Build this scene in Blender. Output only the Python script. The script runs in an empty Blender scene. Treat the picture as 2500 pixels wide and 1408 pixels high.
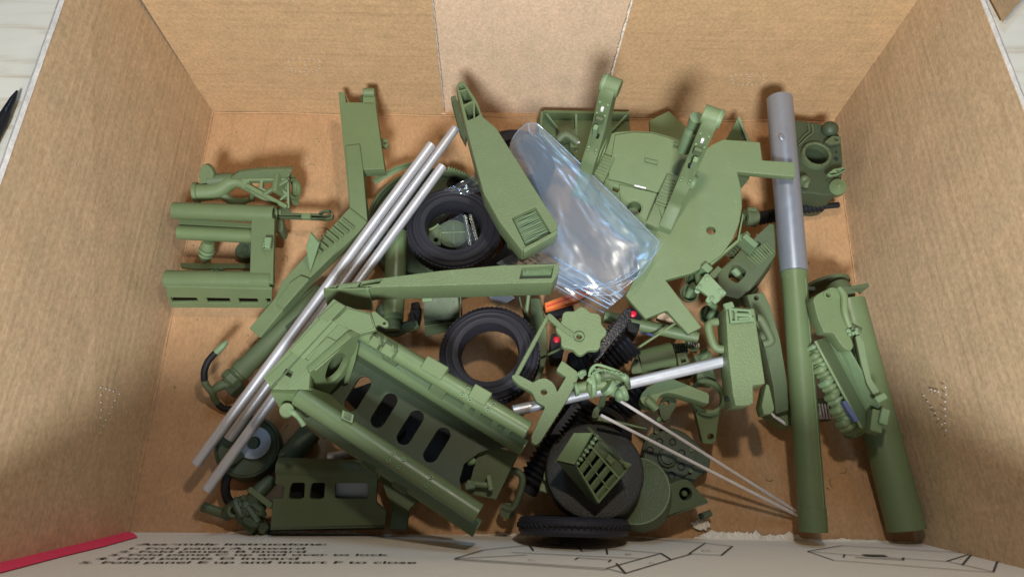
import bpy, bmesh, math, random
from mathutils import Vector, Matrix
from mathutils import noise as mnoise
random.seed(7)
rad = math.radians
SC = bpy.context.scene
COL = SC.collection

# ------------------------------------------------------------------ camera
CAM_LOC = Vector((0.24258, -0.01485, 0.48958))
CAM_ROT = Matrix.Rotation(rad(-0.35), 3, 'Z') @ Matrix.Rotation(rad(23.31), 3, 'X') @ Matrix.Rotation(rad(1.198), 3, 'Z')
FOC = 1784.7
cam_data = bpy.data.cameras.new('camera')
cam_data.sensor_width = 36.0
cam_data.lens = FOC / 2500.0 * 36.0
cam_data.clip_start = 0.01
cam_data.clip_end = 50.0
cam = bpy.data.objects.new('camera', cam_data)
cam.matrix_world = Matrix.Translation(CAM_LOC) @ CAM_ROT.to_4x4()
COL.objects.link(cam)
SC.camera = cam

# ------------------------------------------------------------------ world and lamps
world = bpy.data.worlds.new('World')
SC.world = world
world.use_nodes = True
world.node_tree.nodes['Background'].inputs[0].default_value = (1.0, 0.9, 0.78, 1)
world.node_tree.nodes['Background'].inputs[1].default_value = 0.062

def lamp(name, loc, target, power, col, size):
    d = bpy.data.lights.new(name, 'AREA')
    d.shape = 'DISK'
    d.size = size
    d.energy = power
    d.color = col
    o = bpy.data.objects.new(name, d)
    o.location = loc
    o.rotation_euler = (Vector(target) - Vector(loc)).to_track_quat('-Z', 'Y').to_euler()
    COL.objects.link(o)
    return o
lamp('bench_lamp', (0.22, -0.50, 0.84), (0.25, 0.2, 0), 14.0, (0.90, 0.97, 1.0), 0.17)
lamp('overhead_lamp', (0.31, 0.22, 0.56), (0.27, 0.24, 0), 0.92, (1.0, 0.88, 0.72), 0.03)
lamp('window_light', (0.30, 1.35, 1.55), (0.25, 0.2, 0), 5.5, (0.42, 0.70, 1.0), 0.46)

SC.view_settings.view_transform = 'Standard'
SC.view_settings.look = 'None'
SC.view_settings.exposure = 0.17
SC.view_settings.gamma = 1.0
SC.view_settings.use_curve_mapping = False
SC.cycles.max_bounces = 8
SC.cycles.transparent_max_bounces = 16
SC.cycles.use_denoising = True

# ------------------------------------------------------------------ measuring: photograph pixel -> place
def ray(px, py):
    return CAM_ROT @ Vector(((px - 1250) / FOC, -(py - 704) / FOC, -1.0))
def P(px, py, z=0.0):
    d = ray(px, py)
    return CAM_LOC + d * ((z - CAM_LOC.z) / d.z)
def PP(px, py, pl):
    d = ray(px, py)
    o, n = pl
    return CAM_LOC + d * ((o - CAM_LOC).dot(n) / d.dot(n))
def plane3(a, b, c):
    n = (b - a).cross(c - a).normalized()
    if n.z < 0: n = -n
    return (a, n)
def flat(z): return (Vector((0, 0, z)), Vector((0, 0, 1)))

# ------------------------------------------------------------------ materials
MATS = {}
def newmat(name):
    m = bpy.data.materials.new(name); m.use_nodes = True
    nt = m.node_tree; nt.nodes.clear()
    out = nt.nodes.new('ShaderNodeOutputMaterial')
    MATS[name] = m
    return m, nt, out
def nd(nt, t, **kw):
    n = nt.nodes.new(t)
    for k, v in kw.items():
        if k in n.inputs: n.inputs[k].default_value = v
        else: setattr(n, k, v)
    return n
def plastic(name, col, rough=0.5, var=0.12, bump=0.15, bscale=1800.0, band=0.0, bandscale=420.0, bdir='DIAGONAL', metal=0.0, spec=0.4, dust=0.22):
    m, nt, out = newmat(name)
    b = nd(nt, 'ShaderNodeBsdfPrincipled', Roughness=rough, Metallic=metal)
    b.inputs['Specular IOR Level'].default_value = spec
    tc = nd(nt, 'ShaderNodeTexCoord')
    n1 = nd(nt, 'ShaderNodeTexNoise', Scale=55.0, Detail=5.0, Roughness=0.65)
    nt.links.new(tc.outputs['Object'], n1.inputs['Vector'])
    mx = nd(nt, 'ShaderNodeMix', data_type='RGBA')
    c = Vector(col)
    mx.inputs[6].default_value = (*(c * (1 - var)), 1)
    mx.inputs[7].default_value = (*(c * (1 + var)), 1)
    nt.links.new(n1.outputs['Fac'], mx.inputs[0])
    n2 = nd(nt, 'ShaderNodeTexNoise', Scale=bscale, Detail=2.0)
    nt.links.new(tc.outputs['Object'], n2.inputs['Vector'])
    h = n2.outputs['Fac']
    if band:
        w = nd(nt, 'ShaderNodeTexWave', wave_type='BANDS', bands_direction=bdir, Scale=bandscale, Distortion=0.4)
        nt.links.new(tc.outputs['Object'], w.inputs['Vector'])
        ad = nd(nt, 'ShaderNodeMath', operation='MULTIPLY_ADD')
        ad.inputs[1].default_value = band
        nt.links.new(w.outputs['Fac'], ad.inputs[0]); nt.links.new(h, ad.inputs[2])
        h = ad.outputs[0]
    bp = nd(nt, 'ShaderNodeBump', Strength=bump, Distance=0.0006)
    nt.links.new(h, bp.inputs['Height'])
    # worn, uneven sheen
    n3 = nd(nt, 'ShaderNodeTexNoise', Scale=160.0, Detail=4.0)
    nt.links.new(tc.outputs['Object'], n3.inputs['Vector'])
    mr = nd(nt, 'ShaderNodeMapRange')
    mr.inputs['To Min'].default_value = max(0.05, rough - 0.1); mr.inputs['To Max'].default_value = min(1, rough + 0.12)
    nt.links.new(n3.outputs['Fac'], mr.inputs['Value'])
    nt.links.new(mr.outputs[0], b.inputs['Roughness'])
    # dust specks and rub marks, and each piece a touch different
    n4 = nd(nt, 'ShaderNodeTexNoise', Scale=330.0, Detail=3.0, Roughness=0.7)
    nt.links.new(tc.outputs['Object'], n4.inputs['Vector'])
    r4 = nd(nt, 'ShaderNodeMapRange'); r4.inputs['From Min'].default_value = 0.62; r4.inputs['From Max'].default_value = 0.78; r4.inputs['To Max'].default_value = dust
    nt.links.new(n4.outputs['Fac'], r4.inputs['Value'])
    dm = nd(nt, 'ShaderNodeMix', data_type='RGBA'); dm.inputs[7].default_value = (*(c * 1.9 + Vector((.03, .03, .03))), 1)
    nt.links.new(r4.outputs[0], dm.inputs[0]); nt.links.new(mx.outputs[2], dm.inputs[6])
    oi = nd(nt, 'ShaderNodeObjectInfo')
    r5 = nd(nt, 'ShaderNodeMapRange'); r5.inputs['To Min'].default_value = 0.88; r5.inputs['To Max'].default_value = 1.12
    nt.links.new(oi.outputs['Random'], r5.inputs['Value'])
    hs = nd(nt, 'ShaderNodeHueSaturation'); nt.links.new(r5.outputs[0], hs.inputs['Value']); nt.links.new(dm.outputs[2], hs.inputs['Color'])
    nt.links.new(hs.outputs[0], b.inputs['Base Color'])
    nt.links.new(bp.outputs['Normal'], b.inputs['Normal'])
    nt.links.new(b.outputs[0], out.inputs[0])
    return m
G = (0.128, 0.172, 0.080)
plastic('green', G, 0.5, bump=0.12, bscale=2200, band=0.25, bandscale=560, bdir='Z')
plastic('green_grain', (0.132, 0.175, 0.083), 0.47, bump=0.8, bscale=1150)
plastic('green_lines', (0.127, 0.170, 0.080), 0.52, bump=0.22, bscale=1500, band=0.42, bandscale=230)
plastic('green_smooth', (0.118, 0.160, 0.074), 0.36, bump=0.06)
plastic('green_pale', (0.155, 0.225, 0.118), 0.5, bump=0.15)
plastic('olive', (0.084, 0.110, 0.054), 0.55, bump=0.2, bscale=1500)
plastic('olive_grain', (0.100, 0.130, 0.062), 0.6, bump=1.0, bscale=850)
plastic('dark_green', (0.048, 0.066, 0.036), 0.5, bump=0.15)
plastic('rubber', (0.015, 0.014, 0.021), 0.58, var=0.35, dust=0.05, bump=0.25, bscale=1300)
plastic('black', (0.010, 0.010, 0.012), 0.6, dust=0.03, spec=0.3, bump=0.3, bscale=900)
plastic('black_gloss', (0.008, 0.008, 0.011), 0.3, dust=0.02, bump=0.35, bscale=700)
plastic('aluminium', (0.54, 0.54, 0.58), 0.42, var=0.05, bump=0.04, metal=0.6, dust=.1)
plastic('steel', (0.72, 0.68, 0.68), 0.5, var=0.05, bump=0.05, metal=0.4)
plastic('barrel_grey', (0.31, 0.34, 0.41), 0.36, var=0.05, bump=0.05, metal=0.6)
plastic('reel_grey', (0.30, 0.35, 0.42), 0.5, bump=0.08)
plastic('nickel', (0.70, 0.66, 0.56), 0.22, var=0.08, bump=0.03, metal=1.0)
plastic('orange', (0.85, 0.20, 0.045), 0.45, var=0.08, bump=0.05)
plastic('red', (0.75, 0.02, 0.05), 0.35, var=0.05, bump=0.02)
plastic('white_plastic', (0.72, 0.70, 0.74), 0.4, var=0.04, bump=0.03)
plastic('blue_tab', (0.07, 0.085, 0.17), 0.4, var=0.1, bump=0.05)
plastic('disc_black', (0.020, 0.021, 0.019), 0.55, dust=0.03, bump=0.6, bscale=900)
plastic('gap_black', (0.006, 0.006, 0.006), 0.8, bump=0.0)  # near-black colour standing in for shade inside holes and gaps

def cardboard(name, col, streak='x', dark=0.78, lines=0.2, flute='Z'):
    m, nt, out = newmat(name)
    b = nd(nt, 'ShaderNodeBsdfPrincipled', Roughness=0.82)
    b.inputs['Specular IOR Level'].default_value = 0.2
    tc = nd(nt, 'ShaderNodeTexCoord')
    c = Vector(col)
    # short pulp fibres
    f1 = nd(nt, 'ShaderNodeTexNoise', Scale=520.0, Detail=6.0, Roughness=0.7)
    mp1 = nd(nt, 'ShaderNodeMapping'); mp1.inputs['Rotation'].default_value = (0.4, 0.5, 0.7)
    mp1.inputs['Scale'].default_value = (1.0, 0.6, 0.85)
    nt.links.new(tc.outputs['Object'], mp1.inputs[0]); nt.links.new(mp1.outputs[0], f1.inputs['Vector'])
    # blotches
    f2 = nd(nt, 'ShaderNodeTexNoise', Scale=75.0, Detail=5.0, Roughness=0.6)
    mp3 = nd(nt, 'ShaderNodeMapping')
    mp3.inputs['Scale'].default_value = {'x': (0.8, 1, 1), 'y': (1, 0.8, 1), 'z': (1, 1, 0.8)}[streak]
    nt.links.new(tc.outputs['Object'], mp3.inputs[0]); nt.links.new(mp3.outputs[0], f2.inputs['Vector'])
    # flute streaks, long along one direction
    f3 = nd(nt, 'ShaderNodeTexNoise', Scale=210.0, Detail=3.0, Roughness=0.6)
    mp2 = nd(nt, 'ShaderNodeMapping')
    mp2.inputs['Scale'].default_value = {'x': (0.03, 1, 1), 'y': (1, 0.03, 1), 'z': (1, 1, 0.03)}[streak]
    nt.links.new(tc.outputs['Object'], mp2.inputs[0]); nt.links.new(mp2.outputs[0], f3.inputs['Vector'])
    r1 = nd(nt, 'ShaderNodeMapRange'); r1.inputs['From Min'].default_value = 0.3; r1.inputs['From Max'].default_value = 0.7
    nt.links.new(f1.outputs['Fac'], r1.inputs['Value'])
    r2 = nd(nt, 'ShaderNodeMapRange'); r2.inputs['From Min'].default_value = 0.3; r2.inputs['From Max'].default_value = 0.72
    nt.links.new(f2.outputs['Fac'], r2.inputs['Value'])
    r3 = nd(nt, 'ShaderNodeMapRange'); r3.inputs['From Min'].default_value = 0.6; r3.inputs['From Max'].default_value = 0.72
    r3.inputs['To Max'].default_value = lines
    nt.links.new(f3.outputs['Fac'], r3.inputs['Value'])
    m1 = nd(nt, 'ShaderNodeMix', data_type='RGBA')
    m1.inputs[6].default_value = (*(c * dark), 1); m1.inputs[7].default_value = (*(c * 1.18), 1)
    nt.links.new(r1.outputs[0], m1.inputs[0])
    m2 = nd(nt, 'ShaderNodeMix', data_type='RGBA', blend_type='MULTIPLY')
    m2.inputs[0].default_value = 0.6
    g2 = nd(nt, 'ShaderNodeMix', data_type='RGBA')
    g2.inputs[6].default_value = (0.82, 0.85, 0.82, 1); g2.inputs[7].default_value = (1.12, 1.06, 1.04, 1)
    nt.links.new(r2.outputs[0], g2.inputs[0])
    nt.links.new(m1.outputs[2], m2.inputs[6]); nt.links.new(g2.outputs[2], m2.inputs[7])
    m3 = nd(nt, 'ShaderNodeMix', data_type='RGBA')
    m3.inputs[7].default_value = (*(c * 0.42), 1)
    nt.links.new(r3.outputs[0], m3.inputs[0]); nt.links.new(m2.outputs[2], m3.inputs[6])
    nt.links.new(m3.outputs[2], b.inputs['Base Color'])
    bp = nd(nt, 'ShaderNodeBump', Strength=0.25, Distance=0.0006)
    nt.links.new(f1.outputs['Fac'], bp.inputs['Height'])
    bp2 = nd(nt, 'ShaderNodeBump', Strength=0.25, Distance=0.0012)
    nt.links.new(f3.outputs['Fac'], bp2.inputs['Height']); nt.links.new(bp.outputs[0], bp2.inputs['Normal'])
    wv = nd(nt, 'ShaderNodeTexWave', wave_type='BANDS', bands_direction=flute, Scale=48.0, Distortion=1.2, Detail=2.0)
    wv.inputs['Detail Scale'].default_value = 0.6
    nt.links.new(tc.outputs['Object'], wv.inputs['Vector'])
    bp3 = nd(nt, 'ShaderNodeBump', Strength=0.045, Distance=0.0012)
    nt.links.new(wv.outputs['Fac'], bp3.inputs['Height']); nt.links.new(bp2.outputs[0], bp3.inputs['Normal'])
    # slow dents
    f5 = nd(nt, 'ShaderNodeTexNoise', Scale=16.0, Detail=2.0)
    nt.links.new(tc.outputs['Object'], f5.inputs['Vector'])
    bp4 = nd(nt, 'ShaderNodeBump', Strength=0.3, Distance=0.006)
    nt.links.new(f5.outputs['Fac'], bp4.inputs['Height']); nt.links.new(bp3.outputs[0], bp4.inputs['Normal'])
    nt.links.new(bp4.outputs['Normal'], b.inputs['Normal'])
    nt.links.new(b.outputs[0], out.inputs[0])
    return m
KR = (0.49, 0.315, 0.17)
cardboard('kraft_x', KR, 'x')
cardboard('kraft_y', (0.54, 0.385, 0.24), 'y')
cardboard('kraft_z', (0.62, 0.445, 0.31), 'z', lines=0.12, flute='X')
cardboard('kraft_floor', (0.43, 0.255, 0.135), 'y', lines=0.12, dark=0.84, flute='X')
cardboard('kraft_edge', (0.50, 0.47, 0.45), 'z', lines=0.1)
cardboard('torn_pulp', (0.72, 0.66, 0.58), 'x', lines=0.0)
plastic('white_liner', (0.82, 0.76, 0.68), 0.6, var=0.05, bump=0.1, bscale=600)
plastic('red_liner', (0.80, 0.035, 0.13), 0.5, var=0.06, bump=0.05)
plastic('ink', (0.035, 0.033, 0.035), 0.6, bump=0.0)
plastic('ink_line', (0.075, 0.07, 0.07), 0.6, bump=0.0)
plastic('ink_faint', (0.20, 0.19, 0.18), 0.6, bump=0.0)

def wood(name):
    m, nt, out = newmat(name)
    b = nd(nt, 'ShaderNodeBsdfPrincipled', Roughness=0.55)
    tc = nd(nt, 'ShaderNodeTexCoord')
    mp = nd(nt, 'ShaderNodeMapping'); mp.inputs['Scale'].default_value = (4, 40, 1)
    n = nd(nt, 'ShaderNodeTexNoise', Scale=2.2, Detail=8.0, Roughness=0.6, Distortion=0.6)
    nt.links.new(tc.outputs['Object'], mp.inputs[0]); nt.links.new(mp.outputs[0], n.inputs['Vector'])
    cr = nd(nt, 'ShaderNodeValToRGB')
    e = cr.color_ramp.elements
    e[0].position = 0.28; e[0].color = (0.62, 0.50, 0.36, 1)
    e[1].position = 0.45; e[1].color = (0.84, 0.77, 0.65, 1)
    x = e.new(0.7); x.color = (0.88, 0.82, 0.71, 1)
    nt.links.new(n.outputs['Fac'], cr.inputs[0])
    nt.links.new(cr.outputs[0], b.inputs['Base Color'])
    nt.links.new(b.outputs[0], out.inputs[0])
wood('plywood')

def film(name, trans, tint, gl, rough, milk=0.5):
    m, nt, out = newmat(name)
    t = nd(nt, 'ShaderNodeBsdfTransparent'); t.inputs[0].default_value = (*tint, 1)
    g = nd(nt, 'ShaderNodeBsdfGlossy', Roughness=rough); g.inputs[0].default_value = (0.80, 0.91, 1.0, 1)
    d = nd(nt, 'ShaderNodeBsdfDiffuse'); d.inputs[0].default_value = (0.52, 0.66, 0.88, 1)
    tl = nd(nt, 'ShaderNodeBsdfTranslucent'); tl.inputs[0].default_value = (0.7, 0.78, 0.9, 1)
    tc = nd(nt, 'ShaderNodeTexCoord')
    n = nd(nt, 'ShaderNodeTexNoise', Scale=45.0, Detail=2.0)
    nt.links.new(tc.outputs['Object'], n.inputs['Vector'])
    bp = nd(nt, 'ShaderNodeBump', Strength=0.06, Distance=0.004)
    nt.links.new(n.outputs['Fac'], bp.inputs['Height'])
    nt.links.new(bp.outputs[0], g.inputs['Normal'])
    a = nd(nt, 'ShaderNodeMixShader'); a.inputs[0].default_value = 0.4
    nt.links.new(d.outputs[0], a.inputs[1]); nt.links.new(tl.outputs[0], a.inputs[2])
    s1 = nd(nt, 'ShaderNodeMixShader'); s1.inputs[0].default_value = milk
    nt.links.new(g.outputs[0], s1.inputs[1]); nt.links.new(a.outputs[0], s1.inputs[2])
    fr = nd(nt, 'ShaderNodeLayerWeight', Blend=0.35)
    mr = nd(nt, 'ShaderNodeMapRange'); mr.inputs['To Min'].default_value = 1 - trans; mr.inputs['To Max'].default_value = min(1, 1 - trans + 0.35)
    nt.links.new(fr.outputs['Facing'], mr.inputs['Value'])
    s2 = nd(nt, 'ShaderNodeMixShader')
    nt.links.new(mr.outputs[0], s2.inputs[0])
    nt.links.new(t.outputs[0], s2.inputs[1]); nt.links.new(s1.outputs[0], s2.inputs[2])
    nt.links.new(s2.outputs[0], out.inputs[0])
film('bag_film', 0.68, (0.86, 0.93, 1.0), 0.3, 0.28, 0.55)
film('thin_film', 0.88, (0.93, 0.96, 1.0), 0.3, 0.22, 0.35)
film('zip_ridge', 0.45, (0.95, 0.97, 1.0), 0.3, 0.25, 0.6)
film('pouch_film', 0.86, (0.96, 0.97, 0.96), 0.3, 0.15, 0.3)

# ------------------------------------------------------------------ things and parts
class Part:
    def __init__(s, name, mesh, mat, parent=None, kind=None, label=None):
        s.name, s.mesh, s.mat, s.parent, s.kind, s.label = name, mesh, mat, parent, kind, label
class Thing:
    """collects parts whose vertices are in place coordinates; done() links them under an Empty at the thing's base"""
    def __init__(s, name, label, cat, group=None):
        s.name, s.label, s.cat, s.group, s.parts = name, label, cat, group, []
    def add(s, name, me, mat, parent=None, kind=None, label=None):
        p = Part(name, me, mat, parent, kind, label)
        s.parts.append(p)
        return p
    def done(s):
        vs = [v.co for p in s.parts for v in p.mesh.vertices]
        lo = Vector([min(v[i] for v in vs) for i in range(3)]); hi = Vector([max(v[i] for v in vs) for i in range(3)])
        base = Vector(((lo.x + hi.x) / 2, (lo.y + hi.y) / 2, lo.z))
        root = None
        if len(s.parts) > 1:
            root = bpy.data.objects.new(s.name, None); root.empty_display_size = 0.01
            root.location = base; COL.objects.link(root)
        obs = {}
        seen = set()
        for p in s.parts:
            if p.mesh.name not in seen:
                p.mesh.transform(Matrix.Translation(-base)); seen.add(p.mesh.name)
            if not p.mesh.materials: p.mesh.materials.append(MATS[p.mat])
            o = bpy.data.objects.new(p.name if root else s.name, p.mesh)
            COL.objects.link(o)
            if root: o.parent = obs[p.parent] if p.parent else root
            else: o.location = base; root = o
            if p.kind: o['kind'] = p.kind
            if p.label: o['label'] = p.label
            obs[p] = o
        root['label'] = s.label; root['category'] = s.cat
        if s.group: root['group'] = s.group
        s.root = root
        return root

def fin(me, ang=35):
    me.shade_smooth(); me.set_sharp_from_angle(angle=rad(ang))
    return me
def from_bm(bm, ang=35):
    bmesh.ops.recalc_face_normals(bm, faces=bm.faces)
    me = bpy.data.meshes.new('m'); bm.to_mesh(me); bm.free()
    return fin(me, ang)
def join(*mes):
    bm = bmesh.new()
    for m in mes: bm.from_mesh(m)
    for m in mes: bpy.data.meshes.remove(m)
    me = bpy.data.meshes.new('m'); bm.to_mesh(me); bm.free()
    return fin(me)
def basis(n, up=None):
    n = Vector(n).normalized()
    a = Vector(up) if up else (Vector((1, 0, 0)) if abs(n.x) < 0.9 else Vector((0, 1, 0)))
    x = (a - n * a.dot(n)).normalized()
    y = n.cross(x)
    return x, y, n
def rnd(pts, r, k=4):
    """round the corners of a 2-D polygon"""
    if not r: return pts
    out = []
    n = len(pts)
    for i in range(n):
        a, b, c = Vector(pts[i - 1]), Vector(pts[i]), Vector(pts[(i + 1) % n])
        u, v = (a - b), (c - b)
        lu, lv = u.length, v.length
        if lu < 1e-7 or lv < 1e-7: continue
        d = min(r, lu * 0.45, lv * 0.45)
        p0, p1 = b + u / lu * d, b + v / lv * d
        for j in range(k + 1):
            t = j / k
            out.append(((1 - t) ** 2 * p0 + 2 * t * (1 - t) * b + t * t * p1))
    return [tuple(p) for p in out]
def circ(c, r, n=24, sx=1.0):
    return [(c[0] + r * sx * math.cos(2 * math.pi * i / n), c[1] + r * math.sin(2 * math.pi * i / n)) for i in range(n)]
def slab2d(outer, holes, t, bev):
    cu = bpy.data.curves.new('c', 'CURVE'); cu.dimensions = '2D'; cu.fill_mode = 'BOTH'
    bev = min(bev, t * 0.4)
    cu.extrude = t / 2 - bev; cu.bevel_depth = bev; cu.bevel_resolution = 1; cu.offset = -bev
    for ring in [outer] + holes:
        s = cu.splines.new('POLY'); s.points.add(len(ring) - 1)
        for i, q in enumerate(ring): s.points[i].co = (q[0], q[1], 0, 1)
        s.use_cyclic_u = True
    o = bpy.data.objects.new('t', cu)
    me = bpy.data.meshes.new_from_object(o)
    bpy.data.objects.remove(o); bpy.data.curves.remove(cu)
    return me
def plate(px, pl, t, holes=(), r=0.0, bev=0.0004, hr=0.0):
    """slab whose upper face is traced on plane pl (a plane or a height); holes are traced too or ('c', px, py, radius)"""
    if not isinstance(pl, tuple): pl = flat(pl)
    x, y, n = basis(pl[1])
    o = PP(px[0][0], px[0][1], pl)
    def uv(q):
        w = PP(q[0], q[1], pl) - o
        return (w.dot(x), w.dot(y))
    outer = rnd([uv(q) for q in px], r)
    hs = []
    for h in holes:
        if h[0] == 'c': hs.append(circ(uv(h[1:3]), h[3]))
        else: hs.append(rnd([uv(q) for q in h], hr))
    me = slab2d(outer, hs, t, bev)
    M = Matrix((x, y, n)).transposed().to_4x4(); M.translation = o - n * (t / 2)
    me.transform(M)
    return fin(me)
def slab(pts, o, n, up, t, holes=(), bev=0.0004):
    """slab from metric 2-D points in a frame at o, upper face through o"""
    x, y, n = basis(n, up)
    me = slab2d(pts, list(holes), t, bev)
    M = Matrix((x, y, n)).transposed().to_4x4(); M.translation = o - n * (t / 2)
    me.transform(M)
    return fin(me)
def lathe(p0, p1, prof, seg=28, closed=False, ang=35, sx=1.0):
    """prof: (distance along the axis from p0 in metres, radius); a closed profile makes a ring"""
    p0, p1 = Vector(p0), Vector(p1)
    x, y, n = basis(p1 - p0)
    bm = bmesh.new(); rings = []
    for (t, r) in prof:
        if r < 1e-6: rings.append([bm.verts.new(p0 + n * t)])
        else: rings.append([bm.verts.new(p0 + n * t + (x * math.cos(a) * sx + y * math.sin(a)) * r) for a in [2 * math.pi * i / seg for i in range(seg)]])
    m = len(rings)
    for i in range(m if closed else m - 1):
        A, B = rings[i], rings[(i + 1) % m]
        if len(A) == 1 and len(B) == 1: continue
        for j in range(seg):
            k = (j + 1) % seg
            if len(A) == 1: bm.faces.new((A[0], B[j], B[k]))
            elif len(B) == 1: bm.faces.new((A[j], A[k], B[0]))
            else: bm.faces.new((A[j], A[k], B[k], B[j]))
    return from_bm(bm, ang)
def rod(p0, p1, r, r1=None, seg=20, bev=0.0004):
    L = (Vector(p1) - Vector(p0)).length; r1 = r if r1 is None else r1
    b = min(bev, r * 0.4)
    return lathe(p0, p1, [(0, 0), (0, r - b), (b, r), (L - b, r1), (L, r1 - b), (L, 0)], seg)
def pipe(p0, p1, r, wall, seg=28):
    L = (Vector(p1) - Vector(p0)).length; b = 0.0003
    return lathe(p0, p1, [(0, r - b), (b, r), (L - b, r), (L, r - b), (L, r - wall), (0, r - wall)], seg, closed=True)
def sweep(pts, rs, seg=12, res=5):
    """round bar along a smooth path with a radius at each point"""
    if not hasattr(rs, '__len__'): rs = [rs] * len(pts)
    P_, R_ = [], []
    n = len(pts)
    for i in range(n - 1):
        a = Vector(pts[max(i - 1, 0)]); b = Vector(pts[i]); c = Vector(pts[i + 1]); d = Vector(pts[min(i + 2, n - 1)])
        for k in range(res):
            t = k / res
            P_.append(0.5 * ((2 * b) + (c - a) * t + (2 * a - 5 * b + 4 * c - d) * t * t + (3 * b - a - 3 * c + d) * t ** 3))
            R_.append(rs[i] * (1 - t) + rs[i + 1] * t)
    P_.append(Vector(pts[-1])); R_.append(rs[-1])
    bm = bmesh.new(); rings = []
    x = None
    for i, p in enumerate(P_):
        t = (P_[min(i + 1, len(P_) - 1)] - P_[max(i - 1, 0)]).normalized()
        if x is None: x = basis(t)[0]
        x = (x - t * x.dot(t)).normalized(); y = t.cross(x)
        rings.append([bm.verts.new(p + (x * math.cos(a) + y * math.sin(a)) * R_[i]) for a in [2 * math.pi * j / seg for j in range(seg)]])
    for A, B in zip(rings, rings[1:]):
        for j in range(seg):
            k = (j + 1) % seg
            bm.faces.new((A[j], A[k], B[k], B[j]))
    bm.faces.new(rings[0][::-1]); bm.faces.new(rings[-1])
    return from_bm(bm, 45)
def box(c, dims, ax=(1, 0, 0), up=(0, 0, 1), bev=0.0005):
    up = Vector(up).normalized(); ax = Vector(ax); ax = (ax - up * ax.dot(up)).normalized(); ay = up.cross(ax)
    bm = bmesh.new(); bmesh.ops.create_cube(bm, size=1.0)
    bmesh.ops.scale(bm, vec=dims, verts=bm.verts)
    b = min(bev, min(dims) * 0.3)
    if b > 0: bmesh.ops.bevel(bm, geom=bm.edges[:], offset=b, segments=1, affect='EDGES')
    M = Matrix((ax, ay, up)).transposed().to_4x4(); M.translation = Vector(c)
    bm.transform(M)
    return from_bm(bm, 30)
def bar(a, b, w, h, bev=0.0005):
    """straight bar: top centre line from a to b"""
    a, b = Vector(a), Vector(b)
    d = b - a
    side = d.cross(Vector((0, 0, 1))).normalized(); up = side.cross(d).normalized()
    return box((a + b) / 2 - up * h / 2, (d.length, w, h), d, up, bev)
def prism(tri, t):
    """solid from a 3-D polygon, thickened both ways by t/2 along its normal"""
    tri = [Vector(p) for p in tri]
    n = (tri[1] - tri[0]).cross(tri[2] - tri[0]).normalized()
    bm = bmesh.new()
    A = [bm.verts.new(p + n * t / 2) for p in tri]; B = [bm.verts.new(p - n * t / 2) for p in tri]
    bm.faces.new(A); bm.faces.new(B[::-1])
    for i in range(len(tri)):
        k = (i + 1) % len(tri); bm.faces.new((A[i], B[i], B[k], A[k]))
    return from_bm(bm, 30)
def blob(c, r, sx=1, sy=1, sz=1, seg=14):
    bm = bmesh.new(); bmesh.ops.create_uvsphere(bm, u_segments=seg, v_segments=max(6, seg // 2), radius=r)
    bmesh.ops.scale(bm, vec=(sx, sy, sz), verts=bm.verts); bmesh.ops.translate(bm, vec=Vector(c), verts=bm.verts)
    return from_bm(bm, 60)
def copy_me(me, M):
    c = me.copy(); c.transform(M); return c
# ------------------------------------------------------------------ setting: bench top and the carton
H = 0.175
def sheet(name, pts, mat, kind='structure'):
    me = bpy.data.meshes.new(name); me.from_pydata(pts, [], [tuple(range(len(pts)))]); me.materials.append(MATS[mat])
    o = bpy.data.objects.new(name, me); COL.objects.link(o); o['kind'] = kind
    return o
sheet('bench_top', [(-1.5, -1.0, -0.006), (2.0, -1.0, -0.006), (2.0, 2.0, -0.006), (-1.5, 2.0, -0.006)], 'plywood')

carton = Thing('cardboard_box', 'open brown cardboard box holding a jumble of green plastic model parts', 'box')
def lerp_y(a, b, y):
    t = (y - a.y) / (b.y - a.y); return a + (b - a) * t
BL, BR = P(521, 273), P(2033, 284)
L1, R1 = P(313, 1296), P(2236, 1290)
RM = P(2088, 690)
FL, FR = lerp_y(BL, L1, -0.02), lerp_y(BR, R1, -0.02)
LT0, LT1 = P(158, 0, H), P(13, 417, H)
RT0, RT1 = P(2392, 0, H), P(2500, 275, H)
YB = BL.y
def slabquad(a, b, c, d, out, t):
    """quad inner face thickened outward"""
    bm = bmesh.new(); o = Vector(out).normalized() * t
    A = [bm.verts.new(p) for p in (a, b, c, d)]; B = [bm.verts.new(p + o) for p in (a, b, c, d)]
    bm.faces.new(A); bm.faces.new(B[::-1])
    for i in range(4): bm.faces.new((A[i], B[i], B[(i + 1) % 4], A[(i + 1) % 4]))
    return from_bm(bm, 20)
T = 0.003
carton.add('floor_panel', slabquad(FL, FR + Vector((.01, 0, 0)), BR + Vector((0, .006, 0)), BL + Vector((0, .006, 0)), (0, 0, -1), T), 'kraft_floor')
ltb, ltf = lerp_y(LT0, LT1, YB + 0.004), lerp_y(LT0, LT1, -0.06)
rtb, rtf = lerp_y(RT0, RT1, BR.y + 0.004), lerp_y(RT0, RT1, -0.06)
FLb, FRb = lerp_y(BL, L1, -0.06), lerp_y(BR, R1, -0.06)
BLb, BRb = lerp_y(BL, L1, YB + 0.004), lerp_y(BR, R1, BR.y + 0.004)
carton.add('left_wall', slabquad(FLb, BLb, ltb, ltf, (-1, 0, 0.0), T), 'kraft_y')
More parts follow.
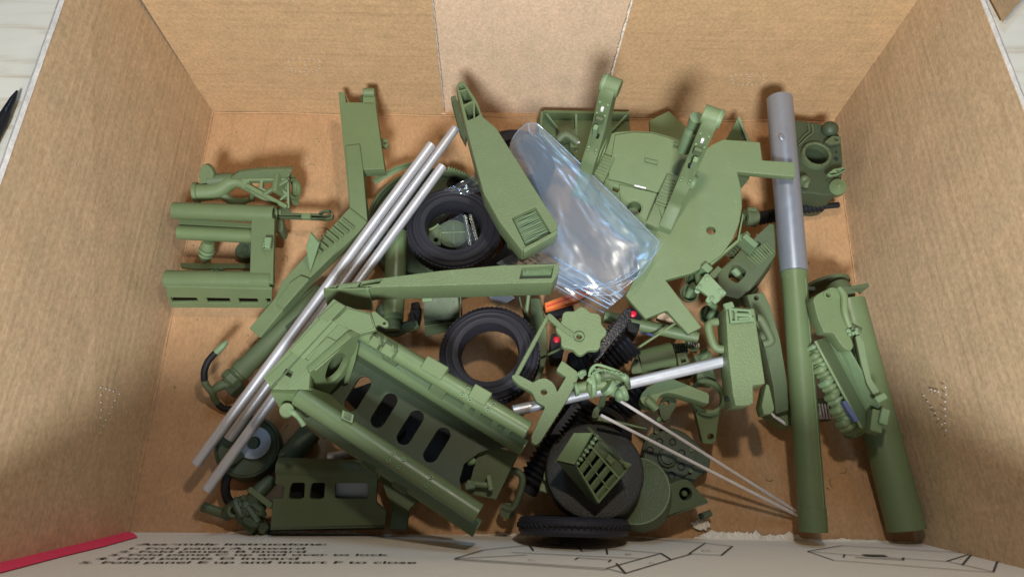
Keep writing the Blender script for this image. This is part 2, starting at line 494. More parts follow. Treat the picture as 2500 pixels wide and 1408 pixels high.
def bowed(base, top, out, t, n=24):
    """wall that follows a bent foot line up to a straight rim"""
    bm = bmesh.new(); rows = []
    for i in range(n + 1):
        y = base[0].y + (base[-1].y - base[0].y) * i / n
        k = [j for j in range(len(base) - 1) if base[j].y <= y + 1e-9][-1]
        f = lerp_y(base[k], base[k + 1], y); u = lerp_y(top[0], top[1], y)
        rows.append([[bm.verts.new(f.lerp(u, j / 6) + o) for j in range(7)] for o in (Vector((0, 0, 0)), Vector((out * t, 0, 0)))])
    for a, b in zip(rows, rows[1:]):
        for s in (0, 1):
            for j in range(6): bm.faces.new((a[s][j], a[s][j + 1], b[s][j + 1], b[s][j]))
        bm.faces.new((a[0][6], a[1][6], b[1][6], b[0][6]))
    return from_bm(bm, 50)
carton.add('right_wall', bowed([FRb, lerp_y(BR, R1, .04), lerp_y(RM, R1, .11), RM, lerp_y(BR, RM, .26), BRb], [rtf, rtb], 1, T), 'kraft_y')
def rim(a, b, out, wob):
    """ragged pale cut edge on top of a wall"""
    bm = bmesh.new(); n = 60; prev = None
    for i in range(n + 1):
        t = i / n; p = a.lerp(b, t)
        q = [p + Vector((0.0002 + wob * (random.random() - .5) * .3, 0, 0.0002)), p + Vector((out * (T + 0.0006), 0, 0.0002)),
             p + Vector((out * (T + 0.0006), 0, -0.004)), p + Vector((out * (T * 0.5), 0, 0.0014 + wob * random.random()))]
        vs = [bm.verts.new(x) for x in (q[0], q[3], q[1], q[2])]
        if prev:
            for k in range(3): bm.faces.new((prev[k], prev[k + 1], vs[k + 1], vs[k]))
        prev = vs
    return from_bm(bm, 20)
carton.add('cut_edge', rim(ltb, ltf, -1, 0.0005), 'kraft_edge')
carton.add('cut_edge', rim(rtb, rtf, 1, 0.0005), 'kraft_edge')
# back wall: a middle panel between two overlapping side panels
BACK = (BL, Vector((0, -1, 0)))
def backpt(px, py, off=0.0): return PP(px, py, (Vector((0, YB + off, 0)), Vector((0, -1, 0))))
def xat(px0, py0, px1, py1, z, off=0.0):
    a, b = backpt(px0, py0, off), backpt(px1, py1, off)
    return a.x + (b.x - a.x) * (z - a.z) / (b.z - a.z)
hh = H + 0.01
carton.add('back_wall', slabquad(Vector((xat(1085, 270, 1055, 0, 0) - .02, YB + .0035, 0)), Vector((xat(1490, 190, 1545, 0, 0) + .02, YB + .0035, 0)),
    Vector((xat(1490, 190, 1545, 0, hh) + .02, YB + .0035, hh)), Vector((xat(1085, 270, 1055, 0, hh) - .02, YB + .0035, hh)), (0, 1, 0), T), 'kraft_z',
    label='paler middle panel of the back wall between two overlapping panels')
carton.add('back_wall_panel', slabquad(Vector((BL.x - .001, YB, 0)), Vector((xat(1085, 270, 1055, 0, 0), YB, 0)), Vector((xat(1085, 270, 1055, 0, hh), YB, hh)), Vector((xat(521, 273, 349, 0, hh) - 0.001, YB, hh)), (0, 1, 0), T), 'kraft_x')
carton.add('back_wall_panel', slabquad(Vector((xat(1490, 190, 1545, 0, 0), YB, 0)), Vector((BR.x + .001, YB, 0)), Vector((xat(2033, 284, 2254, 0, hh) + 0.001, YB, hh)), Vector((xat(1490, 190, 1545, 0, hh), YB, hh)), (0, 1, 0), T), 'kraft_x')
def ragged(pa, pb, w, amp, n=60, thick=0.0012, seed=1):
    """torn paper fringe along the line pa-pb, sticking out along w"""
    rr = random.Random(seed); bm = bmesh.new(); prev = None
    up = (pb - pa).cross(w).normalized() * thick
    for i in range(n + 1):
        t = i / n; p = pa.lerp(pb, t)
        e = p + w * (0.35 + 0.65 * rr.random() * amp) + up * (rr.random() - 0.3)
        vs = [bm.verts.new(p), bm.verts.new(p + up * .6), bm.verts.new(e)]
        if prev:
            bm.faces.new((prev[0], prev[2], vs[2], vs[0])); bm.faces.new((prev[1], vs[1], vs[2], prev[2]))
        prev = vs
    return from_bm(bm, 20)
a0, a1 = backpt(1491, 196, -0.0006), backpt(1545, 0, -0.0006)
carton.add('torn_edge', ragged(a0, a1 + (a1 - a0) * .4, Vector((-0.0016, 0, 0)), 1, seed=3), 'torn_pulp')
a0, a1 = backpt(1083, 262, -0.0006), backpt(1055, 0, -0.0006)
carton.add('torn_edge', ragged(a0, a1 + (a1 - a0) * .4, Vector((0.0009, 0, 0)), 1, seed=4), 'kraft_edge')
carton.add('torn_flap', prism([P(1066, 266, .004), P(1085, 266, .003), P(1088, 281, .001), P(1078, 279, .002)], 0.0012), 'kraft_z')
# crease ridges along the foot of the back wall
carton.add('fold_crease', sweep([Vector((BL.x + (BR.x - BL.x) * t, YB - 0.0008 - .0004 * math.sin(t * 40), 0.0004 + 0.0004 * math.sin(t * 23))) for t in [i / 40 for i in range(41)]], 0.0008, 8, 2), 'kraft_floor')
def crease(a, b, r=0.0007, mat='kraft_y'):
    return sweep([a.lerp(b, i / 30) + Vector((0, 0, 0.0006 + .0003 * math.sin(i * 1.7))) for i in range(31)], r, 8, 2)
carton.add('fold_crease', crease(BL, FL), 'kraft_floor')
carton.add('fold_crease', crease(BR, RM), 'kraft_floor')

# punched perforation marks on the walls
LWALL = plane3(BLb, FLb, ltb); RWALL = plane3(BRb, FRb, rtb)
def dots(pix, pl, r=0.0007):
    bm = bmesh.new()
    for q in pix:
        m = Matrix.Translation(PP(q[0], q[1], pl))
        bmesh.ops.create_icosphere(bm, subdivisions=1, radius=r, matrix=m)
    return from_bm(bm, 60)
def loop_dots(x0, y0, x1, y1):
    o = []
    for i in range(7): o += [(x0 + (x1 - x0) * i / 6, y0 + (3 if i in (0, 6) else 0)), (x0 + 8 + (x1 - x0 - 12) * i / 6, y1 - (3 if i in (0, 6) else 0))]
    for i in range(1, 4): o += [(x0 + 2 * i, y0 + (y1 - y0) * i / 4), (x1 + 2, y0 + (y1 - y0) * i / 4), ((x0 + x1) / 2 + 6, y0 + (y1 - y0) * i / 4)]
    return o
BP = (Vector((0, YB, 0)), Vector((0, -1, 0)))
carton.add('perforation', dots(loop_dots(704, 144, 778, 176), BP, .0005), 'kraft_edge', kind='stuff')
carton.add('perforation', dots(loop_dots(1783, 182, 1862, 208), BP, .0005), 'kraft_edge', kind='stuff')
def tri_dots(xa, ya, xb, yb, xc, yc):
    o = []
    for (p, q) in (((xa, ya), (xb, yb)), ((xb, yb), (xc, yc))):
        for i in range(7): o.append((p[0] + (q[0] - p[0]) * i / 6 + random.uniform(-2, 2), p[1] + (q[1] - p[1]) * i / 6))
    for i in range(1, 4): o.append((xa + (xc - xa) * 0.5 + (i - 2) * 9, (ya + yc) / 2 - 8 + 3 * i))
    return o
carton.add('perforation', dots(tri_dots(246, 945, 245, 1056, 290, 962), LWALL, .0007), 'kraft_edge', kind='stuff')
carton.add('perforation', dots(tri_dots(2256, 965, 2308, 1050, 2308, 945), RWALL, .0007), 'kraft_edge', kind='stuff')

# front panel, leaning outward, printed white face inward
FPY, LEAN = 0.0252, 0.226
fn = Vector((0, 1, LEAN)).normalized()
FPL = (Vector((0, FPY, 0)), fn)
def bow(x):  # the sheet bellies inward at the middle
    return 0.0016 * ((x - .28) / .28) ** 2
def fp(x, z): return Vector((x, FPY - LEAN * z - bow(x), z))
xl, xr = FL.x, FR.x
bm = bmesh.new(); rows = []
for i in range(31):
    x_ = xl - .03 + (xr - xl + .06) * i / 30
    rows.append([[bm.verts.new(fp(x_, .22 * j / 8) - fn * o) for j in range(9)] for o in (0, T)])
for a, b in zip(rows, rows[1:]):
    for s in (0, 1):
        for j in range(8): bm.faces.new((a[s][j], a[s][j + 1], b[s][j + 1], b[s][j]))
    bm.faces.new((a[0][0], b[0][0], b[1][0], a[1][0])); bm.faces.new((a[0][8], b[0][8], b[1][8], a[1][8]))
carton.add('front_panel', from_bm(bm, 50), 'white_liner', label='white printed front panel of the box with assembly instructions')
fp_part = carton.parts[-1]
def onfp(q, lift=0.0003):
    p = PP(q[0], q[1], FPL)
    for _ in range(5): p = PP(q[0], q[1], (Vector((0, FPY - bow(p.x), 0)), fn))
    return p + fn * lift
def conform(me, lift):
    for v in me.vertices: v.co.y = FPY - LEAN * v.co.z - bow(v.co.x) + lift
    return me
def inkpoly(pts, lift):
    bm = bmesh.new(); bm.faces.new([bm.verts.new(onfp(q, lift)) for q in pts])
    bmesh.ops.recalc_face_normals(bm, faces=bm.faces)
    me = bpy.data.meshes.new('m'); bm.to_mesh(me); bm.free(); return conform(me, lift)
carton.add('red_margin', inkpoly([(336, 1312), (250, 1336), (150, 1360), (0, 1400), (-60, 1416), (-60, 1350), (0, 1335), (100, 1315), (200, 1300), (300, 1298), (325, 1302)], 0.0006), 'red_liner', parent=fp_part, label='red printed margin at the end of the front panel')
def stroke(pts, w, lift=0.0005):
    me_list = []
    bm = bmesh.new()
    Q = [onfp(q, lift) for q in pts]
    for a, b in zip(Q, Q[1:]):
        d = (b - a).normalized(); s = d.cross(fn).normalized() * w / 2
        a2, b2 = a - d * w * .3, b + d * w * .3
        bm.faces.new([bm.verts.new(v) for v in (a2 - s, b2 - s, b2 + s, a2 + s)])
    bmesh.ops.recalc_face_normals(bm, faces=bm.faces)
    me = bpy.data.meshes.new('m'); bm.to_mesh(me); bm.free(); return me
def printed(txt, x0, x1, y, bold=0.0, lift=0.0006):
    cu = bpy.data.curves.new('t', 'FONT'); cu.body = txt; cu.size = 1.0; cu.offset = bold
    o = bpy.data.objects.new('t', cu); COL.objects.link(o)
    me = bpy.data.meshes.new_from_object(o); bpy.data.objects.remove(o); bpy.data.curves.remove(cu)
    xs = [v.co.x for v in me.vertices]
    a, b = onfp((x0, y), lift), onfp((x1, y), lift)
    sc = (b - a).length / (max(xs) - min(xs))
    X = (b - a).normalized(); N = fn; Y = N.cross(X)
    M = Matrix((X * sc, Y * sc * .62, N * sc)).transposed().to_4x4(); M.translation = a - X * sc * min(xs)
    me.transform(M); return conform(me, lift)
for i, (t_, x0, x1, y, b_) in enumerate([
        ('Assembly instructions:', 330, 796, 1331, 0.028), ('1. Fold panel A upward', 313, 742, 1341, 0.022), ('2. Fold panels B inward', 285, 744, 1349, 0.022),
        ('3. Fold panel C up and over to lock', 262, 948, 1357, 0.022), ('4. Fold panels D inward', 228, 726, 1366, 0.022), ('5. Fold panel E up and insert F to close', 190, 1016, 1376, 0.022)]):
    carton.add('printed_line', printed(t_, x0, x1, y, b_), 'ink', parent=fp_part)
for (t_, x0, x1, y) in [('B', 1346, 1358, 1341), ('E', 1514, 1528, 1332), ('B', 1529, 1543, 1355), ('D', 1716, 1735, 1346), ('C', 1290, 1306, 1369), ('A', 1583, 1600, 1376)]:
    carton.add('printed_letter', printed(t_, x0, x1, y), 'ink_faint', parent=fp_part)
thin, thick = 0.0009, 0.0011
art1 = [([(1310, 1325), (1335, 1317), (1420, 1314)], thin), ([(1310, 1325), (1366, 1332), (1390, 1320)], thin), ([(1292, 1331), (1302, 1344)], thick), ([(1110, 1364), (1180, 1343), (1292, 1331), (1412, 1334)], thin), ([(1412, 1334), (1421, 1346)], thick),
        ([(1480, 1339), (1483, 1353)], thick), ([(1421, 1346), (1483, 1340), (1614, 1351)], thin), ([(1614, 1351), (1638, 1366)], thick), ([(1528, 1312), (1570, 1317), (1568, 1315), (1633, 1320)], thin),
        ([(1722, 1326), (1682, 1352)], thick * .8), ([(1633, 1320), (1722, 1326), (1788, 1334)], thin), ([(1788, 1334), (1761, 1356)], thick), ([(1761, 1356), (1682, 1352)], thin),
        ([(1250, 1349), (1565, 1364)], thin), ([(1110, 1364), (1250, 1357), (1285, 1355)], thin), ([(1110, 1364), (1250, 1373), (1480, 1388), (1614, 1351)], thin), ([(1110, 1367), (1480, 1392)], thin),
        ([(1505, 1376), (1527, 1400)], thick), ([(1480, 1388), (1527, 1400), (1640, 1366), (1690, 1352)], thin), ([(1404, 1366), (1412, 1362), (1492, 1367), (1486, 1372)], thin)]
art2 = [([(1972, 1346), (2055, 1332), (2374, 1351), (2437, 1366)], thin), ([(2437, 1366), (2426, 1396)], thick), ([(2426, 1396), (2350, 1379)], thin), ([(2350, 1379), (2374, 1351)], thick), ([(2374, 1351), (2312, 1370), (2350, 1379)], thin),
        ([(1972, 1346), (2035, 1368), (2426, 1398)], thin), ([(1972, 1346), (2062, 1354), (2312, 1371)], thin), ([(2062, 1354), (2060, 1360)], thick), ([(2090, 1361), (2205, 1367), (2206, 1362)], thin * 1.5), ([(2116, 1356), (2156, 1357)], 0.006)]
for nm, art in (('printed_diagram', art1), ('printed_diagram', art2)):
    carton.add(nm, join(*[stroke(p_, w_) for p_, w_ in art]), 'ink_line', parent=fp_part)
# torn foot of the front panel
def fpx(px, z=0.0): return P(px, 1290, 0).x
def torn_sheet(x0, x1, reach, seed, n=160):
    """ragged tongue of torn paper lying at the foot of the panel"""
    bm = bmesh.new(); prev = None
    for i in range(n + 1):
        u = i / n; x_ = x0 + (x1 - x0) * u
        e = math.sin(math.pi * u) ** .4
        k = .55 + .55 * mnoise.noise(Vector((x_ * 60, seed, 0))) + .30 * mnoise.noise(Vector((x_ * 240, seed, 1))) + .16 * mnoise.noise(Vector((x_ * 900, seed, 2)))
        b_ = fp(x_, .0006); r_ = max(.0002, reach * e * k)
        vs = [bm.verts.new(b_ + Vector((0, -.0004, .0012))), bm.verts.new(b_ + Vector((0, r_ * .5, .0016 + .0012 * mnoise.noise(Vector((x_ * 130, 3, seed)))))), bm.verts.new(b_ + Vector((0, r_, .0006 + .0018 * max(0, mnoise.noise(Vector((x_ * 200, 7, seed)))))))]
        if prev:
            for q in (0, 1): bm.faces.new((prev[q], prev[q + 1], vs[q + 1], vs[q]))
        prev = vs
    return from_bm(bm, 60)
for px0, px1, reach, sd in ((1690, 1965, .0075, 2), (1930, 2230, .0022, 5), (560, 900, .0028, 7), (1130, 1600, .0020, 9)):
    carton.add('torn_edge', torn_sheet(P(px0, 1290).x, P(px1, 1290).x, reach, sd), 'torn_pulp')
bm = bmesh.new(); bmesh.ops.create_icosphere(bm, subdivisions=3, radius=1)
c_ = P(1712, 1281, .003)
for v in bm.verts:
    n_ = mnoise.noise(v.co * 2.3) * .5 + mnoise.noise(v.co * 6) * .3
    v.co = c_ + Vector((v.co.x * .005, v.co.y * .003, v.co.z * .0012)) * (1 + n_)
carton.add('torn_scrap', from_bm(bm, 20), 'torn_pulp')
carton.done()

# things lying beside the carton
t = Thing('marker_pen', 'black pen with tapered tip lying on the pale bench beside the box', 'pen')
a, b = P(-60, 420, .002), P(42, 222, .002)
L = (b - a).length
t.add('barrel', lathe(a, b, [(0, 0), (0, .0045), (L - .03, .0045), (L - .022, .0036)], 16), 'black')
t.add('tip', lathe(a, b, [(L - .022, .0036), (L - .008, .0024), (L, .0008), (L, 0)], 16), 'black_gloss')
t.done()
t = Thing('cardboard_scrap', 'pointed corner of a loose brown cardboard sheet on the bench', 'cardboard')
pl = flat(0.003)
t.add('sheet', plate([(2395, -60), (2453, 49), (2560, -75)], 0.003, .003, bev=.0002), 'kraft_x')
t.add('cut_edge', prism([P(2456, 49, .0033), P(2562, -75, .0033), P(2562, -75, -.003), P(2456, 49, -.003)], .0016), 'kraft_edge')
t.done()
# ------------------------------------------------------------------ left side of the carton
def R_(px, z, y=700):  # pixels -> metres at that height
    return px * ((CAM_LOC.z - z) * .918 + (0.2 if y > 500 else .3) * .396) / FOC

# twin-tube bracket
t = Thing('tube_bracket', 'green bracket of two long tubes and a slotted skirt beside the left wall', 'bracket')
za = 0.040
a, b = P(424, 514, za), P(671, 523, za)
t.add('upper_tube', pipe(a, b, .0060, .0012), 'green_smooth')
a2, b2 = P(436, 567, .028), P(640, 577, .028)
t.add('lower_tube', pipe(a2, b2, .0052, .001), 'green_smooth')
t.add('web_strip', plate([(436, 533), (616, 545), (616, 556), (436, 546)], .031, .003), 'green')
t.add('cross_plate', plate([(614, 532), (670, 532), (666, 690), (609, 690), (612, 600)], .0425, .004, r=.001), 'green', label='flat plate joining the tubes')
cp = t.parts[-1]
t.add('latch', box(P(654, 595, .0455), (.0052, .0078, .005)), 'green_pale', parent=cp)
for i in range(4): t.add('latch_pin', blob(P(645, 583 + 7 * i, .0478), .0005, seg=8), 'black', parent=cp)
a3, b3 = P(406, 682, .037), P(664, 685, .037)
t.add('skirt_tube', pipe(a3, b3, .0064, .0012), 'green_smooth')
sk = plane3(P(405, 706, .037), P(664, 712, .037), P(418, 752, .013))
t.add('slotted_skirt', plate([(405, 700), (664, 706), (664, 752), (418, 751), (407, 722)], sk, .0022,
    holes=[[(416, 726), (480, 727), (485, 738), (422, 739)], [(503, 727), (560, 728), (564, 740), (509, 740)], [(581, 728), (628, 729), (632, 741), (586, 741)], [(648, 729), (661, 729), (661, 741), (654, 741)]], hr=.0008), 'green')
t.add('slot_shade', plate([(420, 716), (660, 720), (660, 744), (424, 742)], (sk[0] - sk[1] * .006, sk[1]), .001), 'gap_black')  # black sheet added behind the skirt so its slots look shaded
t.add('end_peg', plate([(676, 536), (690, 536), (692, 555), (688, 566), (676, 566)], .026, .012, r=.001), 'olive')
t.done()

t = Thing('lifting_eye', 'flat green link with an eye ring poking out from the twin tube bracket', 'link')
t.add('arm', plate([(672, 507), (704, 507), (711, 519), (778, 521), (790, 512), (805, 511), (814, 520), (812, 530), (800, 534), (712, 530), (672, 530)], .029, .004,
    holes=[[(779, 519), (790, 514), (803, 516), (806, 521), (795, 525), (780, 524)]], r=.001, hr=.001), 'olive')
t.add('boss', plate([(676, 511), (686, 511), (686, 523), (676, 523)], .0305, .002, r=.0008), 'green')
t.add('collar', bar(P(735, 525, .0305), P(758, 526, .0305), .004, .004), 'green')
t.done()

t = Thing('hose_fitting', 'ribbed green hose fitting standing between the tubes of the bracket', 'fitting')
a, b = P(510, 590, .026), P(500, 634, .014)
L = (b - a).length
t.add('barrel', lathe(a, b, [(0, 0), (0, .0042), (.003, .0044), (.0035, .005), (.006, .005), (.0065, .0041), (L, .0036), (L, 0)], 24), 'green')
t.add('band', lathe(a + (b - a) * .42, b, [(0, .0042), (0, .0054), (.0018, .0054), (.0018, .0042)], 24, closed=True), 'green_pale')
t.add('band', lathe(a + (b - a) * .65, b, [(0, .0040), (0, .0050), (.0015, .0050), (.0015, .0040)], 24, closed=True), 'green_pale')
t.done()
t = Thing('round_cap', 'dark round cap lying on the floor under the cross plate', 'cap')
c = P(597, 609, .008)
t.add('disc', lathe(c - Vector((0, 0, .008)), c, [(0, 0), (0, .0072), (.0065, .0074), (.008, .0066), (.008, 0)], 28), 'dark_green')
t.add('hub', lathe(c, c + Vector((0, 0, .0012)), [(0, .003), (.0010, .0028), (.0012, 0)], 16), 'dark_green')
t.done()
t = Thing('flat_blade', 'thin green blade with a frayed ball lying between the bracket tubes', 'blade')
t.add('blade', plate([(440, 641), (608, 643), (609, 655), (470, 656), (440, 652)], .014, .0025, r=.0008), 'green')
t.add('frayed_ball', join(*[sweep([P(525 + random.uniform(-14, 22), 660 + random.uniform(-5, 6), .008 + random.random() * .006) for _ in range(4)], .0006, 6, 4) for _ in range(16)]), 'green_pale', kind='stuff')
t.done()

# organic truss
t = Thing('truss_housing', 'green organic lattice housing with bent pipe and open end ring near the left wall', 'housing')
z = .036
t.add('main_pipe', sweep([P(478, 471, .030), P(515, 468, .030), P(538, 462, .031), P(560, 447, .034), P(582, 444, .035), P(606, 457, .034), P(636, 477, .031), P(664, 490, .028), P(692, 501, .026)],
    [.0066, .0064, .0060, .0054, .0044, .0034, .0026, .0023, .0021], 16), 'green')
t.add('pipe_flange', lathe(P(474, 471, .030), P(515, 468, .030), [(0, 0), (0, .0068), (.0005, .0076), (.003, .0076), (.0035, .0068)], 24), 'green')
t.add('upper_lobe', sweep([P(505, 442, .036), P(520, 441, .035), P(545, 438, .035), P(572, 436, .035)], [.0046, .0050, .0046, .004], 14), 'olive')
t.add('end_tab', plate([(492, 404), (502, 401), (514, 410), (522, 428), (512, 446), (486, 450), (486, 425)], plane3(P(492, 404, .046), P(522, 428, .042), P(486, 450, .036)), .005, r=.002), 'green')
t.add('roof_plate', plate([(560, 437), (582, 422), (640, 416), (714, 414), (705, 434), (590, 438)], plane3(P(565, 434, .041), P(710, 417, .046), P(703, 432, .041)), .004, r=.001), 'olive_grain')
t.add('rail', bar(P(588, 437, .040), P(703, 435, .040), .0030, .0044), 'green')
t.add('lower_pipe', sweep([P(545, 476, .028), P(562, 489, .026), P(585, 493, .025), P(608, 488, .026)], [.0036, .0031, .0028, .0020], 10), 'green')
pl = plane3(P(600, 440, .040), P(704, 437, .041), P(700, 506, .031))
t.add('lattice_plate', plate([(588, 436), (705, 434), (706, 508), (690, 507), (640, 488), (612, 470), (592, 450)], pl, .0032,
    holes=[[(606, 442), (634, 442), (632, 458), (618, 456)], [(642, 442), (686, 441), (650, 463), (640, 458)], [(654, 474), (678, 459), (694, 474), (678, 490)], [(684, 455), (700, 444), (700, 469)], [(684, 491), (700, 479), (700, 499)]], hr=.0006), 'green')
t.add('strut', bar(P(600, 450, .041), P(700, 504, .034), .0030, .0030), 'green')
t.add('strut', bar(P(640, 474, .0385), P(702, 437, .0425), .0026, .0030), 'green')
t.add('strut', bar(P(618, 455, .034), P(612, 492, .028), .0030, .0030), 'olive')
# end flange facing right
fo = P(704, 500, .022); fx = Vector((0.12, 1, 0)).normalized()
t.add('end_plate', slab(rnd([(-.008, -.009), (.007, -.006), (.0115, .002), (.0115, .014), (.006, .018), (-.008, .017)], .002), P(716, 466, .028), (1, -.12, .42), (.1, 1, .1), .004, holes=[circ((.002, .004), .0062)]), 'green')
t.add('end_ring', lathe(P(716, 461, .030) , P(716, 461, .030) + Vector((.004, -.0005, .0017)), [(-.002, .0058), (.0012, .0060), (.0012, .0074), (-.002, .0076)], 28, closed=True), 'green')
t.done()

# long bent trail leg with forked end
t = Thing('forked_trail_leg', 'long bent green leg with a two pronged fork against the back wall', 'leg')
pA = plane3(P(828, 253, .050), P(914, 253, .050), P(897, 540, .046))
t.add('upper_beam', plate([(828, 250), (916, 250), (939, 412), (886, 414), (897, 541), (853, 507), (843, 400)], pA, .010, r=.0006), 'green')
ub = t.parts[-1]
t.add('raised_spine', plate([(843, 356), (878, 352), (886, 412), (897, 539), (855, 506)], (pA[0] + Vector((0, 0, .0022)), pA[1]), .003), 'green', parent=ub)
t.add('prong', plate([(826, 224), (841, 225), (845, 254), (829, 254)], pA, .012, r=.0008), 'green')
t.add('prong', plate([(886, 224), (914, 223), (917, 254), (886, 254)], pA, .012, r=.0008), 'green')
pr = t.parts[-1]
t.add('hinge_block', plate([(880, 232), (896, 232), (896, 252), (880, 252)], (pA[0] + Vector((0, 0, -.003)), pA[1]), .008), 'dark_green', parent=pr)
t.add('hinge_pin', rod(P(888, 226, .052), P(915, 226, .052), .0032), 'green', parent=pr)
t.add('eye_lug', plate([(926, 335), (938, 338), (948, 342), (950, 352), (944, 359), (930, 358)], .036, .003, holes=[('c', 941, 349, .0013)], r=.002), 'green')
pB = plane3(P(853, 507, .046), P(897, 541, .046), P(620, 812, .022))
t.add('lower_beam', plate([(853, 507), (897, 541), (880, 562), (757, 678), (690, 757), (634, 824), (608, 801), (672, 726), (686, 690)], pB, .009, r=.0008), 'green_lines')
lb = t.parts[-1]
for i in range(7):
    x, y = 842 - i * 13, 532 + i * 10
    t.add('grip_rib', bar(P(x - 6, y, .0462 - i * .0006), P(x + 22, y + 23, .0462 - i * .0006), .0012, .002), 'green', parent=lb)
t.add('raised_step', plate([(707, 690), (733, 672), (755, 680), (692, 752), (672, 740)], (pB[0] + pB[1] * .003, pB[1]), .004, r=.001), 'green', parent=lb)
pC = plane3(P(757, 570, .062), P(779, 596, .056), P(757, 666, .036))
t.add('kite_fin', plate([(757, 570), (779, 596), (757, 666), (747, 604)], pC, .0028), 'green_pale')
t.add('side_chamfer', prism([P(897, 541, .045), P(757, 680, .0345), P(690, 760, .0285), P(698, 764, .020), P(768, 686, .026), P(902, 552, .036)], .0015), 'green')
t.done()

# dark folded rail beneath the rods
t = Thing('folded_rail', 'dark green stepped rail lying under the aluminium rods', 'rail')
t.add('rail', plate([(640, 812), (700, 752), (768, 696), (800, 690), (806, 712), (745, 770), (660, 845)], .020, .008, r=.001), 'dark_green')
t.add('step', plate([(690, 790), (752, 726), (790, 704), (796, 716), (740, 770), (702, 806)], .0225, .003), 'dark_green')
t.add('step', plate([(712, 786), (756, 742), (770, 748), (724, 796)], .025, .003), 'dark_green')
t.done()

# hydraulic ram with hose
t = Thing('hydraulic_ram', 'olive green ram cylinder with flanged end lying beneath the aluminium rods', 'cylinder')
a, b = P(790, 712, .017), P(568, 924, .015)
L = (b - a).length
t.add('barrel', lathe(a, b, [(0, 0), (0, .0066), (L - .012, .0066), (L - .011, .0072), (L - .006, .0072), (L - .005, .006), (L, .006), (L, 0)], 32), 'olive')
t.add('end_flange', lathe(b, b + (b - a), [(-.004, .0062), (-.002, .0085), (.002, .0085), (.004, .0065), (.004, 0)], 8, sx=.9), 'olive')
ef = t.parts[-1]
t.add('outlet', sweep([P(560, 934, .015), P(545, 938, .016), P(530, 946, .016), P(519, 953, .014)], [.0042, .0036, .0030, .0022], 10), 'olive', parent=ef)
t.add('foot', box(P(575, 948, .012), (.010, .006, .010), b - a), 'dark_green', parent=ef)
t.done()
t = Thing('hydraulic_hose', 'thin black hose with green ends curling up beside the ram', 'hose')
t.add('hose', sweep([P(529, 858, .030), P(509, 880, .029), P(499, 905, .026), P(499, 928, .022)], .0022, 10), 'black')
t.add('hose_tip', sweep([P(554, 833, .032), P(545, 843, .032), P(528, 859, .030)], [.0012, .0022, .0024], 10), 'green_pale')
t.add('hose_end', sweep([P(499, 927, .022), P(505, 942, .019), P(518, 956, .015), P(523, 972, .010), P(532, 985, .006)], [.0023, .0022, .0024, .0022, .0021], 10), 'olive')
t.add('hose_tail', sweep([P(532, 985, .006), P(545, 996, .004), P(565, 998, .004)], .0022, 10), 'black')
t.done()

# aluminium rods
for i, (q0, z0, q1, z1, lab) in enumerate([
        ((1054, 352), .064, (477, 1134), .034, 'bright aluminium rod of three side by side, the one nearest the bent leg'),
        ((1113, 312), .062, (557, 1072), .026, 'bright aluminium rod in the middle of three lying side by side'),
        ((1081, 405), .062, (503, 1197), .036, 'bright aluminium rod of three side by side, the one crossing over the reel')]):
    t = Thing('aluminium_rod', lab, 'rod', 'aluminium rods lying side by side')
    a, b = P(q0[0], q0[1], z0), P(q1[0], q1[1], z1)
    t.add('rod', lathe(a, b, [(0, .0024), (0, .0028), (.0004, .0032), ((b - a).length - .0004, .0032), ((b - a).length, .0028), ((b - a).length, .0024)], 28, closed=True), 'aluminium')
    t.done()

# toothed base disc beneath the rods
t = Thing('toothed_ring_base', 'dark green round base with a pale toothed rim segment under the rods', 'base')
c = P(1050, 548, .016)
t.add('disc', lathe(c - Vector((0, 0, .016)), c, [(0, 0), (0, .046), (.016, .046), (.016, .0435), (.012, .043), (.012, 0)], 64), 'dark_green')
dk = t.parts[-1]
t.add('rim_band', lathe(c, c + Vector((0, 0, 1)), [(-.002, .0462), (.003, .0462), (.003, .0445), (-.002, .0445)], 64, closed=True), 'olive', parent=dk)
teeth = []
for i in range(15):
    an = rad(74 - i * 2.6)
    d = Vector((math.cos(an), math.sin(an), 0))
    t.add('tooth', prism([c + d * .0462 + Vector((0, 0, .0035)), c + Vector((math.cos(an + .02), math.sin(an + .02), 0)) * .0486 + Vector((0, 0, .0035)), c + Vector((math.cos(an + .042), math.sin(an + .042), 0)) * .0462 + Vector((0, 0, .0035))], .004), 'green_pale', parent=dk)
hx = P(1108, 444, .0165)
t.add('hex_socket', lathe(hx - Vector((0, 0, .002)), hx, [(0, 0), (0, .0052), (.0024, .0052), (.0024, .0044), (.0004, .0044), (.0004, 0)], 6, ang=10), 'gap_black')
t.add('hub', lathe(c - Vector((0, 0, .004)), c + Vector((0, 0, 1)), [(0, .018), (.004, .018), (.006, .016), (.006, 0)], 40), 'dark_green')
t.done()
t = Thing('curved_channel', 'short curved green channel strip leaning on the toothed base', 'channel')
t.add('web', sweep([P(914, 446, .022), P(945, 428, .023), P(975, 413, .024), P(1016, 402, .024)], .0016, 6), 'green_pale')
t.add('flange', sweep([P(911, 441, .026), P(943, 422, .027), P(973, 407, .027), P(1014, 397, .026)], .0012, 6), 'green')
t.done()

